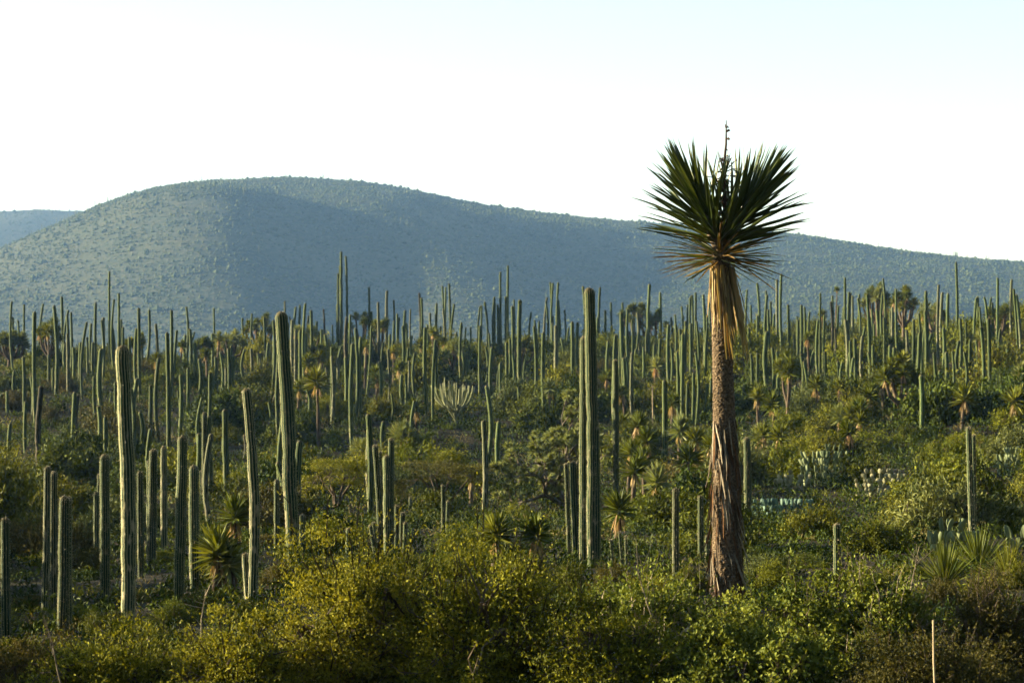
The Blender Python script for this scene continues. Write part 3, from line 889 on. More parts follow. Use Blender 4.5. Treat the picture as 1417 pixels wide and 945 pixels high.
# dead bare shoots standing out of the foreground
def dead_shoot(label, px, py0, px1, py1, d, seed, group='dead shoots in the foreground'):
    g = np.random.default_rng(seed)
    p0 = at(px, py0, d); p0.z = float(ground_z(p0.x, p0.y)); p1 = at(px1, py1, d)
    mb = MB()
    v = np.array(p1 - p0)
    pts = [np.array([0, 0, 0.])] + [v * w + g.normal(0, .025, 3) for w in (.25, .5, .75)] + [v]
    tube(mb, pts, [.014, .012, .009, .007, .003], 5)
    for k in range(7):
        w = g.uniform(.45, .95); b = v * w; e_ = b + unit(v * .4 + g.normal(0, .5, 3) + np.array([0, 0, .2])) * g.uniform(.1, .35)
        tube(mb, [b, (b + e_) / 2 + g.normal(0, .015, 3), e_], [.005, .004, .002], 3, cap=False)
    o = link('dead_shoot', mb.mesh('dead_shoot', 'wood_pale'), loc=p0)
    tag(o, label, 'dead branch', group)
dead_shoot('bare pale dead shoot arching over the round-leaved shrub', 1245, 900, 1272, 755, 30.5, 1)
dead_shoot('upright reddish dead shoot in the round-leaved shrub', 1200, 900, 1194, 770, 30.5, 2)
dead_shoot('forked dead shoot above the twiggy bush before the yucca', 915, 900, 880, 745, 31, 3)
dead_shoot('crooked dead twig beside the yucca trunk foot', 940, 900, 958, 800, 32, 4)
dead_shoot('thin dead shoot above the low bush by the leaning column', 268, 920, 285, 815, 27, 5)
dead_shoot('thin dead shoot crossing the low spreading olive bush', 100, 930, 60, 850, 26, 6)

# pale stake
p = at(1294, 930, 23.2); p.z = float(ground_z(p.x, p.y)); t = at(1291.5, 858, 23.2)
mb = MB(); v = np.array(t - p)
tube(mb, [np.array([0, 0, -.1]), v * .33 + [.004, 0, 0], v * .66 - [.004, 0, 0], v], [.0105, .010, .0095, .009], 7)
tag(link('wooden_stake', mb.mesh('wooden_stake', 'stake'), loc=p), 'thin pale upright stake among dark foreground bushes', 'stake')

# mid-ground bushes: meshes by kind, copies carry the same group
KINDS = {
    'olive': ('olive', .085, .035, .9, 'rounded olive thorn bush'),
    'dark': ('dark', .10, .045, .8, 'dark green leafy bush'),
    'sage': ('sage', .11, .03, .75, 'pale sage green shrub'),
    'bright': ('bright', .085, .035, .95, 'bright yellow green feathery bush'),
    'brown': ('brown', .075, .03, .7, 'dry brownish bush'),
}
PROTO = {}
for i, (k, (mt, L, W, asp, lab)) in enumerate(KINDS.items()):
    for v in range(3):
        mb = bush_mesh('bush', 200 + i * 10 + v, 1.0, 1.0, asp * (.9 + .15 * v), 72, 95, L, W, None, shoots=40, stems=7, clump_r=.25)
        PROTO[k, v] = mb.mesh('bush', (mt, 'wood'), smooth=False)

FINE = {}
for i, k in enumerate(('olive', 'dark', 'brown', 'bright')):
    for v in range(2):
        mb = bush_mesh('bush', 300 + i * 10 + v, 1.0, 1.0, KINDS[k][3], 150, 90, .055, .024, None, shoots=90, stems=9, clump_r=.17, loose=.6)
        FINE[k, v] = mb.mesh('bush', ({'olive': 'fg_leaf', 'dark': 'olive', 'brown': 'fg_leaf3', 'bright': 'fg_leaf2'}[k], 'wood'), smooth=False)
BUSH_AT = []
def mid_bush(kind, p, s, label=None, group=None, sz=1.0):
    o = link('bush', FINE[kind, random.randrange(2)] if p.y < 58 and (kind, 0) in FINE else PROTO[kind, random.randrange(3)], loc=p)
    o.scale = (s, s * random.uniform(.85, 1.1), s * sz)
    o.rotation_euler = (0, 0, random.uniform(0, 6.28))
    lab = KINDS[kind][4]
    d = p.y
    where = 'on the valley floor' if d < 85 else ('at the slope foot' if d < 135 else ('on the cactus slope' if d < 215 else 'along the ridge crest'))
    nw = near_what(CX + p.x / p.y * FPX, d)
    tag(o, label or f'{lab} {where} near {nw}', 'bush', group or f'{lab}es {where} near {nw}'.replace('shrubes', 'shrubs'))
    BUSH_AT.append((p.x, p.y, s))

# bushes one can pick out, by pixel of crown centre, foot and half width
SPEC = [
    ('bright', 455, 768, 60, 'bright yellow bush glowing behind the big olive bush'), ('bright', 640, 778, 55, 'yellow green bush behind the broad olive bush by the forked small cactus'),
    ('sage', 1300, 722, 62, 'large mounded grey green bush beside the solitary dark cactus'), ('sage', 1400, 735, 55, 'mounded grey green bush behind the solitary dark cactus'),
    ('olive', 1130, 745, 60, 'broad olive bush below the wide row of blue green pads'), ('olive', 1215, 765, 60, 'broad olive bush behind the short solitary cactus'),
    ('bright', 1150, 635, 42, 'sunlit bush on the low bank behind the upright pads'), ('bright', 1330, 660, 45, 'yellow green bush at the slope foot beyond the solitary dark cactus'),
    ('bright', 290, 735, 22, 'small bright leafed bush by the three-stemmed cactus'), ('sage', 985, 690, 25, 'pale bush beside the yucca trunk'),
    ('olive', 60, 745, 45, 'olive bush behind the stout dark-waisted cactus'), ('dark', 220, 735, 50, 'dark bush behind the leaning smooth column'),
    ('brown', 120, 790, 50, 'dry brownish bush between the twin and stout columns'), ('olive', 310, 800, 40, 'olive bush beside the scarred bent-tipped cactus'),
    ('dark', 460, 740, 40, 'dark bush under the flat-topped thorn tree'), ('olive', 700, 775, 38, 'open leafy bush beside the foot of the massive cactus'),
    ('bright', 720, 725, 32, 'bright open bush below the gnarled tufted tree'), ('sage', 1060, 800, 40, 'feathery pale bush just behind the yucca trunk'),
    ('dark', 900, 735, 40, 'dark bush in front of the dense young yuccas'), ('olive', 600, 715, 40, 'olive bush beneath the wide flat-topped thorn tree'),
    ('brown', 270, 850, 40, 'dry brownish bush at the feet of the leaning columns'),
]
for kind, px, py, hw, lab in SPEC:
    p = hit(px, py, 30)
    mid_bush(kind, p, hw * p.y / FPX, lab, 'bushes picked out by their colour')

# keep the things one must see clear of random bushes: (px, foot y, half width)
CLEAR = [(628, 588, 38, 30), (460, 706, 45, 30), (615, 706, 60, 30), (770, 700, 85, 40), (1145, 672, 35, 25), (1090, 712, 45, 22), (1320, 765, 35, 30), (1220, 684, 35, 20), (1400, 655, 25, 20), (440, 622, 14, 30), (1320, 800, 60, 30)]
TB = hit(800, 705, 60)                            # foot of the gnarled tree, which stands in the open to the sun
def blocked(px, ybase, h_px):
    return any(abs(px - x) < w + 12 and y - 8 < ybase < y + h_px + 6 for x, y, w, k in CLEAR)

# rows of scrub that hide the feet of the near cacti: (px, top y, half width, distance)
ROW = [(-20, 835, 60, 46), (40, 822, 50, 50), (100, 838, 60, 45), (150, 845, 50, 42), (205, 815, 55, 50), (240, 835, 50, 43), (300, 815, 50, 48), (345, 830, 45, 42), (395, 775, 40, 52), (440, 765, 40, 50), (500, 760, 50, 46), (570, 765, 50, 48), (640, 760, 50, 52),
       (720, 765, 50, 50), (780, 778, 40, 46), (850, 775, 40, 45), (900, 790, 50, 42), (950, 785, 45, 46), (1070, 775, 45, 46), (1120, 770, 45, 52), (1190, 785, 50, 46), (1250, 785, 45, 48), (1300, 800, 50, 40), (1360, 790, 45, 40), (1410, 775, 50, 45), (20, 880, 60, 38), (120, 885, 60, 37), (220, 872, 55, 38), (310, 868, 50, 36), (10, 800, 45, 60), (70, 790, 45, 64), (120, 800, 45, 58), (165, 785, 50, 66), (225, 780, 45, 62), (275, 790, 45, 58), (320, 775, 45, 64), (365, 770, 40, 66)]
for k, (px, yt, hw, d) in enumerate(ROW):
    p = at(px, yt, d); top = p.z; p.z = float(ground_z(p.x, d)) - .05
    kind = ['olive', 'brown', 'olive', 'dark', 'olive', 'bright', 'dark'][k % 7]
    s = hw * d / FPX
    mid_bush(kind, p, s, sz=max(.3, (top - p.z)) / (s * KINDS[kind][3] * .9))
for k in range(46):
    px = -20 + k * 32 + rng.uniform(-12, 12); d = rng.uniform(222, 262)
    if 195 < px < 335 and k % 2:
        continue
    p = Vector(((px - CX) / FPX * d, d, 0)); p.z = float(ground_z(p.x, d)) - .1
    mid_bush(['olive', 'dark', 'olive', 'bright', 'dark', 'sage'][k % 6], p, rng.uniform(1.7, 2.9) * (.75 if 195 < px < 335 else (1.15 if px > 850 else 1.0)), sz=rng.uniform(1.0, 1.35))
for k, (x, d, h) in enumerate([(-7.6, 24.5, 2.5), (-8.2, 28, 2.7), (-9.0, 31.5, 2.6), (-11, 36, 3.0), (-13, 41, 3.4), (-14.5, 46, 3.8), (-15.5, 51, 4.0), (-17, 56, 4.2), (-18.5, 62, 4.2), (-20.5, 68, 4.0), (-22.5, 75, 4.2), (-25, 83, 4.0), (-28, 92, 4.0), (-31, 101, 4.0)]):  # thickets added out of view on the left to cast shade
    p = Vector((x, d, float(ground_z(x, d)) - .05))
    mid_bush(['olive', 'dark'][k % 2], p, h * .75, 'tall unseen thorn thicket added to shade the valley floor', 'tall unseen thickets added for shade', sz=1.4)
MOUNDS = [(1060, 66, 'bright'), (1110, 76, 'olive'), (1175, 70, 'bright'), (1250, 74, 'olive'), (1290, 86, 'bright'), (1200, 112, 'bright'), (1260, 116, 'olive'), (1340, 110, 'bright'), (1385, 92, 'olive'), (1410, 118, 'bright'), (1055, 112, 'olive'), (1120, 116, 'bright'),
          (960, 70, 'olive'), (905, 78, 'bright'), (990, 96, 'olive'), (560, 78, 'bright'), (480, 84, 'olive'), (400, 92, 'bright'), (690, 74, 'olive'), (330, 96, 'olive'), (1300, 130, 'bright'), (1160, 134, 'olive'), (40, 118, 'olive'), (110, 128, 'dark'), (200, 112, 'olive'), (250, 124, 'bright')]
for k, (px, d, kind) in enumerate(MOUNDS):
    p = Vector(((px - CX) / FPX * d, d, 0)); p.z = float(ground_z(p.x, d)) - .05
    s = 1.5 + .5 * math.sin(k * 1.7)
    if blocked(px, HORIZ - p.z / d * FPX, s * .8 / d * FPX):
        continue
    mid_bush(kind, p, s, sz=.8 + .12 * math.sin(k * 2.3))
nb = 0
tries = 0
while nb < 212 and tries < 6000:
    tries += 1
    d = 56 + (285 - 56) * rng.random() ** .95
    u = rng.uniform(-.225, .225)
    x = u * d
    s = rng.uniform(1.0, 2.3) * (1.0 if d < 120 else 1.2)
    px = CX + u * FPX; z = float(ground_z(x, d)); yb = HORIZ - z / d * FPX
    if blocked(px, yb, s * 1.45 / d * FPX):
        continue
    if any((x - a_) ** 2 + (d - b_) ** 2 < ((s + c_) * .5) ** 2 for a_, b_, c_ in BUSH_AT):
        continue
    if -11 < x - TB.x < .8 and abs(d - TB.y - (TB.x - x) * .21) < 2.6 + s:
        continue
    if abs(x - 3.7) < 1.2 and abs(d - 42) < 3:
        continue
    kind = random.choices(['olive', 'dark', 'sage', 'bright', 'brown'], [34, 24, 14, 16, 12])[0]
    if d < 75:
        s *= .8
    mid_bush(kind, Vector((x, d, z - .05)), s, sz=random.uniform(.95, 1.45))
    nb += 1

# low undergrowth between them: uncountable
g = np.random.default_rng(77)
N = 8000
d = 34 + (292 - 34) * g.random(N) ** .85
x = g.uniform(-.26, .26, N) * d
z = ground_z(x, d)
per = 56
P = np.repeat(np.stack([x, d, z], 1), per, 0)
rad_ = g.uniform(.35, .95, N) * (1 + d / 400)
rad_[(d < 70)] *= .7; rad_ *= .82
off = unit(g.normal(size=(N * per, 3))) * (g.random(N * per) ** .35)[:, None]; off[:, 2] = np.abs(off[:, 2]) * np.repeat(g.uniform(.5, 1.0, N), per)
P = P + off * np.repeat(rad_, per)[:, None]
D = off * .5 + np.array([0, 0, .6]) + g.normal(size=off.shape) * .6
sc_ = np.repeat(.075 + .17 * d / 200, per)
tint = np.clip(np.repeat(g.random(N), per) * .8 + g.normal(0, .15, N * per), 0, 1)
kind_i = g.choice(4, N, p=[.14, .72, .05, .09])  # mostly the dark leaf colour, so gaps between bushes look shaded
mb = MB()
for q in range(4):
    m_ = np.repeat(kind_i == q, per)
    leaf_quads(mb, P[m_], D[m_], sc_[m_] * g.uniform(.7, 1.4, m_.sum()), sc_[m_] * (.42 if q != 3 else .12), q, tint[m_], g, .1, face=off[m_])
tag(link('undergrowth', mb.mesh('undergrowth', ('olive', 'dark', 'sage', 'grass'), False)), 'low mixed undergrowth covering the ground between bushes and cacti', 'undergrowth', kind='stuff')

# ------------------------------------------------------------------ small yuccas on the slope
def rosette_mesh(seed, n, r, w, matn, lo=15, hi=110):
    g = np.random.default_rng(seed); mb = MB()
    ph = np.arange(n) * 2.39996 + g.normal(0, .1, n)
    pol = np.radians(lo + (hi - lo) * (np.arange(n) / n) ** .9 + g.normal(0, 5, n))
    D = np.stack([np.sin(pol) * np.cos(ph), np.sin(pol) * np.sin(ph), np.cos(pol)], 1)
    P = D * r * .08 + np.array([0, 0, 1]) * (r * .35 * (1 - np.arange(n) / n))[:, None]
    blades(mb, P, D, r * g.uniform(.85, 1.1, n), w, 0, np.clip(g.normal(.5, .25, n), 0, 1), .06, g)
    return mb.mesh('rosette', matn, False)

def skirt_mesh(seed, n, r, ln):
    g = np.random.default_rng(seed); mb = MB()
    ph = g.uniform(0, 6.28, n)
    P = np.stack([np.cos(ph) * r * .55, np.sin(ph) * r * .55, g.uniform(-.1, .1, n)], 1)
    D = np.stack([np.cos(ph) * .32, np.sin(ph) * .32, -np.ones(n)], 1) + g.normal(0, .12, (n, 3))
    blades(mb, P, D, ln * g.uniform(.6, 1.1, n), .05, 0, g.random(n), .0, g, up=(.3, .2, .9))
    return mb.mesh('dead_skirt', 'skirt', False)

ROS = [rosette_mesh(k, 120, .68, .085, 'blade_far') for k in range(3)]
ROS_PALE = [rosette_mesh(10 + k, 120, .66, .075, 'blade_pale', 5, 120) for k in range(2)]
SKT = [skirt_mesh(k, 46, .24, .62) for k in range(3)]

def yucca(label, group, base, heads, size=1.0, pale=False, skirt=True, tr=.085):
    """heads: offsets from the base; a trunk forks to reach each of them"""
    root = link('yucca', None, loc=base); tag(root, label, 'yucca', group)
    hs = [np.array(h, float) for h in heads]
    fork = np.mean(hs, 0) * .45; fork[2] = min(h[2] for h in hs) * (.45 if len(hs) > 1 else .6)
    mb = MB()
    tube(mb, [np.array([0, 0, -.15]), fork * np.array([.6, .6, .5]), fork], [tr * 1.5, tr * 1.15, tr], 8)
    for h in hs:
        mid = (fork + h) / 2 + np.array([(h - fork)[0] * .2, (h - fork)[1] * .2, -abs((h - fork)[0]) * .2])
        tube(mb, [fork, mid, h], [tr * .95, tr * .8, tr * .6], 7)
    link('trunk', mb.mesh('trunk', 'wood'), root)
    for k, h in enumerate(hs):
        r = link('rosette', random.choice(ROS_PALE if pale else ROS), root, loc=h)
        s = size * random.uniform(.85, 1.15); r.scale = (s, s, s)
        r.rotation_euler = (random.gauss(0, .25), random.gauss(0, .25), random.uniform(0, 6.28))
        if skirt and (k % 2 == 0):
            q = link('dead_skirt', random.choice(SKT), root, loc=h - np.array([0, 0, .12 * size]))
            s2 = size * random.uniform(.7, 1.05); q.scale = (s2 * .8, s2 * .8, s2)
            q.rotation_euler = (0, 0, random.uniform(0, 6.28))
    return root

def branched(px, ytop, ybase, hw_px, nh, label, group, pale=False, skirt=False, size=.9, seed=0):
    """multi-headed yucca whose crown spans 2*hw_px pixels"""
    g = np.random.default_rng(seed + int(px))
    b = hit(px, ybase, 60)
    k = b.y / FPX
    H = at(px, ytop, b.y).z - b.z; w = hw_px * k
    heads = []
    for i in range(nh):
        a_ = i * 2.4 + g.uniform(0, .5); r_ = math.sqrt((i + .5) / nh) * w
        heads.append((math.cos(a_) * r_, math.sin(a_) * r_ * .8, max(.6, H - .35 - (r_ / max(w, .1)) ** 2 * H * .3 + g.normal(0, .12))))
    return yucca(label, group, b, heads, size, pale, skirt, .08 + .006 * nh)

# single ones: (x, head y, base y)
Y1 = [(441, 532, 620, 1.3), (425, 505, 560, 1), (505, 480, 540, .9), (521, 528, 565, .9), (525, 520, 560, 1), (577, 568, 612, 1), (598, 462, 520, 1.0), (545, 488, 530, .9), (640, 487, 520, 1.0), (556, 512, 555, 1), (618, 476, 520, 1.1),
      (879, 430, 470, 1), (891, 428, 470, .9), (905, 509, 560, 1.2), (838, 525, 565, 1), (866, 545, 590, 1), (890, 590, 650, 1.1), (790, 530, 570, 1), (760, 540, 590, 1), (1090, 503, 575, 1.2), (1131, 536, 580, 1.2), (1163, 537, 575, 1), (1223, 536, 572, 1.2), (1190, 575, 612, 1.1), (1202, 550, 590, 1), (1331, 555, 595, 1.1),
      (1378, 500, 545, 1), (1405, 558, 595, 1.2), (1412, 520, 560, 1), (1072, 562, 600, 1.1), (1050, 552, 595, 1), (1156, 402, 450, .6), (1141, 437, 480, .8),
      (1048, 608, 648, .9), (1062, 605, 648, .95), (1077, 608, 650, .9), (860, 590, 640, 1), (900, 612, 665, 1), (940, 600, 650, 1.1), (962, 612, 660, 1), (950, 640, 690, 1), (876, 655, 705, 1), (893, 640, 690, 1), (915, 672, 720, .9), (870, 630, 680, 1.), (930, 560, 610, 1.1), (855, 710, 745, .8), (985, 620, 665, 1),
      (30, 470, 510, 1), (68, 462, 515, 1), (215, 500, 545, 1), (250, 480, 530, .9), (287, 492, 530, .8), (300, 470, 520, 1), (395, 560, 600, 1), (412, 540, 590, 1.0), (300, 770, 825, .9), (330, 720, 765, .9), (325, 795, 845, .8),
      (652, 665, 700, .7), (672, 668, 705, .7), (686, 745, 790, .8), (745, 745, 790, .8), (1160, 580, 615, 1), (1180, 600, 640, 1.), (1260, 540, 580, 1), (1300, 545, 580, 1), (1240, 505, 550, 1), (1355, 470, 520, 1), (1120, 470, 520, 1), (1020, 470, 510, 1)]
for k, (px, yh, yb, s) in enumerate(Y1):
    b = hit(px, yb + 2, 50)
    h = at(px, yh, b.y).z - b.z
    lean = random.gauss(0, .12)
    where = 'on the valley floor' if b.y < 100 else ('at the slope foot' if b.y < 140 else ('on the cactus slope' if b.y < 215 else 'on the ridge crest'))
    size = s * .95
    pale = (k % 5 == 3)
    tallw = 'tall-trunked' if h > 1.9 else 'short'
    yucca(f'{tallw} {"pale" if pale else "dark"} yucca with tan skirt {where} near {near_what(px, b.y)}', f'{tallw} {"pale" if pale else "dark"} single yuccas {where} near {near_what(px, b.y)}', b, [(lean, random.gauss(0, .1), max(h, .5))], size, pale, True)

YB_ = [(362, 438, 500, 26, 11, 'broad many-headed yucca crown on the ridge beside the very tall column', False), (68, 445, 515, 18, 7, 'open forked yucca on the ridge with one raised head', False), (12, 462, 512, 24, 9, 'dense many-headed yucca at the ridge end beside the lone spire', False),
       (190, 465, 510, 14, 5, 'forked yucca on the ridge behind the tall four-stem cluster', False), (282, 465, 512, 12, 5, 'small forked yucca on the ridge by slim columns', False), (320, 462, 510, 22, 7, 'pale forked yucca in the ridge gap', True),
       (425, 450, 510, 24, 8, 'pale many-headed yucca near the five-spire bundle', True), (500, 432, 500, 18, 6, 'many-headed yucca behind the five-spire bundle', False), (527, 440, 505, 14, 5, 'forked yucca beside the unequal pair of stems', False),
       (600, 462, 520, 20, 6, 'forked yucca below the ridge near the equal trio', False), (627, 470, 525, 14, 5, 'forked yucca under the equal trio of stems', True), (880, 425, 490, 26, 9, 'pale many-headed yucca on the ridge beside the big yucca tree', True), (905, 430, 490, 20, 6, 'forked pale yucca left of two slim ridge columns', True),
       (1214, 395, 475, 22, 11, 'tallest branched yucca on the ridge, heads in tiers', True), (1250, 402, 475, 20, 9, 'dark branched yucca beside the tallest branched one', False), (1292, 420, 480, 18, 7, 'round pale branched yucca on the ridge by close spires', True), (1385, 425, 480, 22, 7, 'branched yucca at the ridge end among tall spires', False),
       (1090, 495, 590, 14, 4, 'forked yucca on the lower slope with brown trunks', False), (1245, 500, 585, 26, 7, 'dark slanting many-trunked yucca among the dense spires', False), (1185, 560, 625, 12, 3, 'three-headed yucca above the upright pads', False), (1040, 450, 500, 22, 6, 'pale forked yucca behind the yucca tree trunk', True),
       (720, 465, 520, 20, 6, 'forked yucca below the unequal trio', False), (555, 590, 625, 14, 4, 'low pale yucca clump above the flat-topped trees', True), (500, 615, 640, 12, 4, 'low pale yucca clump behind the clustered cactus', True), (440, 480, 530, 16, 5, 'forked yucca above the skirted one', False)]
for px, yt, yb, hw, nh, lab, pale in YB_:
    branched(px, yt, yb, hw, nh, lab, 'branched yuccas', pale, True, .92)

# sotol rosettes: bunches of stiff narrow blades at ground level
def sotol(label, px, ybase, r, seed):
    g = np.random.default_rng(seed); mb = MB(); n = 190
    ph = g.uniform(0, 6.28, n); pol = np.radians(g.uniform(3, 88, n))
    D = np.stack([np.sin(pol) * np.cos(ph), np.sin(pol) * np.sin(ph), np.cos(pol)], 1)
    blades(mb, D * .05, D, r * g.uniform(.75, 1.15, n), .022, 0, np.clip(g.normal(.6, .25, n), 0, 1), .08, g)
    b = hit(px, ybase, 30)
    tag(link('sotol_plant', mb.mesh('sotol_plant', 'blade_far', False), loc=b), label, 'sotol', 'sotol rosettes near the solitary dark cactus')
sotol('spiky narrow-bladed sotol rosette beside the solitary dark cactus foot', 1308, 812, .95, 1)
sotol('spiky sotol rosette directly below the solitary dark cactus', 1355, 790, .95, 2)
sotol('smaller sotol rosette half behind the brownish twiggy bush', 1395, 805, .8, 3)
sotol('small sotol rosette on the valley floor behind the olive bush', 690, 790, .6, 4)

# ------------------------------------------------------------------ gnarled tree with tufted heads
def gnarled_tree():
    g = np.random.default_rng(5)
    b = hit(800, 705, 60)
    root = link('gnarled_tree', None, loc=b)
    tag(root, 'gnarled spreading tree with pale tufted heads beside the massive cactus', 'tree')
    k = b.y / FPX
    wood, ends = MB(), []
    def grow(p, d_, ln, r, lev):
        pts = [p]; q = p.copy(); dd = d_.copy()
        for s in range(4):
            dd = unit(dd + g.normal(0, .2, 3) + np.array([0, 0, .05]))
            q = q + dd * ln / 4; pts.append(q.copy())
        tube(wood, pts, np.linspace(r, r * .62, 5), 7 if lev < 2 else 5)
        if lev >= 2:
            ends.append((pts[2] + g.normal(0, .05, 3), unit(dd + g.normal(0, .6, 3))))
        if lev >= 4 or (lev == 3 and g.random() < .35):
            ends.append((q, dd)); return
        for c in range(2 if g.random() < .55 else 3):
            nd = unit(dd + g.normal(0, .55, 3) + np.array([-.05, 0, .2]))
            grow(q, nd, ln * g.uniform(.62, .85), r * .62, lev + 1)
    for (dx, dz, ln) in ((-.9, .75, 1.4), (-.35, 1.0, 1.5), (.3, 1.0, 1.2), (-1.1, .5, 1.4), (-.6, .9, 1.25)):
        grow(np.array([dx * .08, g.normal(0, .1), -.1]), unit(np.array([dx, g.normal(0, .35), dz])), ln, .12, 0)
    link('trunk', wood.mesh('trunk', 'wood_grey'), root)
    mb = MB()
    for q, dd in ends:
        if g.random() < .3:
            continue
        n = 40
        D = unit(g.normal(size=(n, 3)) * .75 + dd + np.array([0, 0, .35]))
        blades(mb, np.repeat(q[None], n, 0) + D * .03, D, 0.28 * g.uniform(.7, 1.1, n), .042, 0, np.clip(g.normal(.5, .25, n), 0, 1), .1, g)
    link('crown', mb.mesh('crown', 'tuft', False), root)
gnarled_tree()

# ------------------------------------------------------------------ flat-topped thorn trees
def thorn_tree(label, px, ybase, ytop, hw, seed, mt):
    b = hit(px, ybase, 60); k = b.y / FPX
    h = at(px, ytop, b.y).z - b.z; rx = hw * k
    root = link('thorn_tree', None, loc=b); tag(root, label, 'tree', 'flat-topped thorn trees')
    mb = bush_mesh('crown', seed, rx, rx * .8, h * 1.02, 150, 52, .075, .03, None, shoots=30, stems=0, flat=True, clump_r=.14)  if False else None
    g = np.random.default_rng(seed)
    wood, leafb = MB(), MB()
    C = []
    for i in range(64):
        a_ = g.uniform(0, 6.28); r_ = math.sqrt(g.random()) * (1 + .12 * math.sin(a_ * 4 + seed))
        C.append([math.cos(a_) * r_ * rx, math.sin(a_) * r_ * rx * .8, h * (.93 + .07 * math.sin(a_ * 3 + seed) * r_ - .34 * r_ ** 2 * g.uniform(.2, 1) - .42 * g.random() ** 1.6)])
    C = np.array(C)
    hubs = []
    for s in range(6):
        a_ = s * 1.05 + g.normal(0, .2); hub = np.array([math.cos(a_) * rx * .5, math.sin(a_) * rx * .4, h * .62])
        tube(wood, [[g.normal(0, .06), g.normal(0, .06), -.1], hub * np.array([.4, .4, .5]) + g.normal(0, .05, 3), hub], [.055, .042, .028], 6)
        hubs.append(hub)
    hubs = np.array(hubs)
    for c in C:
        hb = hubs[np.argmin(((hubs - c) ** 2).sum(1))]
        tube(wood, [hb, (hb + c) / 2 + g.normal(0, .04, 3), c], [.014, .01, .005], 3, cap=False)
    per = 110; n = len(C) * per
    P = np.repeat(C, per, 0) + g.normal(size=(n, 3)) * np.array([.19, .19, .06]) * np.repeat(g.uniform(.6, 1.4, len(C)), per)[:, None]
    D = g.normal(size=(n, 3)) * np.array([1, 1, .5]) + np.array([0, 0, .35])
    leaf_quads(leafb, P, D, .075 * g.uniform(.6, 1.3, n), .032, 0, np.clip(g.normal(.5, .25, n), 0, 1), g, .1, face=P - np.repeat(C, per, 0) + np.array([0, 0, .06]))
    link('trunk', wood.mesh('trunk', 'wood'), root); link('crown', leafb.mesh('crown', mt, False), root)
thorn_tree('small yellow green flat-topped thorn tree behind the clustered cactus', 466, 708, 628, 52, 1, 'bright')
thorn_tree('wide brown-topped flat thorn tree beyond the clustered cactus', 615, 708, 632, 70, 2, 'thorn')

# ------------------------------------------------------------------ candelabra cactus
def candelabra():
    g = np.random.default_rng(9)
    b = hit(630, 590, 80); k = b.y / FPX
    root = link('candelabra_cactus', None, loc=b); tag(root, 'pale candelabra cactus with many upturned arms alone on the slope', 'cactus')
    H = 60 * k; Wd = 34 * k
    mb = MB(); cactus_stem(mb, [[0, 0, -.1], [.02, 0, H * .12], [.05, 0, H * .28]], .085, 8, .1, 1); link('trunk', mb.mesh('trunk', 'cactus_pale'), root)
    for i in range(34):
        a_ = i * 2.4 + g.normal(0, .2); r_ = math.sqrt((i + .6) / 34)
        ex, ey = math.cos(a_) * r_ * Wd * 1.0 - .12, math.sin(a_) * r_ * Wd * .8
        zt = H * (1.0 - .14 * r_ ** 2 + g.normal(0, .06))
        st = np.array([ex * .05, ey * .05, H * g.uniform(.12, .42)])
        mid = np.array([ex * .55, ey * .55, H * (.40 + .05 * r_)]); m2 = np.array([ex * .97, ey * .97, H * .58])
        w = np.linspace(0, 1, 9)[:, None]
        ctl = [st, mid, m2, np.array([ex, ey, zt])]
        P = (1 - w) ** 3 * ctl[0] + 3 * (1 - w) ** 2 * w * ctl[1] + 3 * (1 - w) * w ** 2 * ctl[2] + w ** 3 * ctl[3]
        mb = MB(); cactus_stem(mb, P, .038, 6, .12, 40 + i, depth=.2)
        link('arm', mb.mesh('arm', 'arm_skin'), root)
candelabra()

# ------------------------------------------------------------------ prickly pears
def pad_mesh(seed, L, W, T, matn):
    g = np.random.default_rng(seed); mb = MB()
    th = np.linspace(0, 2 * np.pi, 14, endpoint=False)
    rings = [(0.0, T * .5), (.62, T * .46), (.92, T * .25), (1.0, 0.0)]
    def outline(s):
        x = np.sin(th) * W * .5 * s * (1 - .22 * np.cos(th + np.pi) * -1 * .6); z = L * .5 - np.cos(th) * L * .5 * s
        return x, z
    V = [[0, T * .5, L * .5]]
    for s, t in rings[1:]:
        x, z = outline(s)
        V += [[a_, t, c_] for a_, c_ in zip(x, z)]
    nfront = len(V)
    V += [[0, -T * .5, L * .5]]
    for s, t in rings[1:3]:
        x, z = outline(s)
        V += [[a_, -t, c_] for a_, c_ in zip(x, z)]
    V = np.array(V); n = 14
    F3, F4 = [], []
    rim = 1 + 2 * n
    for j in range(n):
        j2 = (j + 1) % n
        F3.append([0, 1 + j2, 1 + j]); F4.append([1 + j, 1 + j2, 1 + n + j2, 1 + n + j]); F4.append([1 + n + j, 1 + n + j2, rim + j2, rim + j])
        q = nfront
        F3.append([q, q + 1 + j, q + 1 + j2]); F4.append([q + 1 + j2, q + 1 + j, q + 1 + n + j, q + 1 + n + j2]); F4.append([q + 1 + n + j2, q + 1 + n + j, rim + j, rim + j2])
    mb.add(V, np.array(F4), 0, g.random()); mb.f[3].append(np.array(F3)); mb.m[3].append(np.zeros(len(F3), np.int32))
    return mb.mesh('pad', matn)

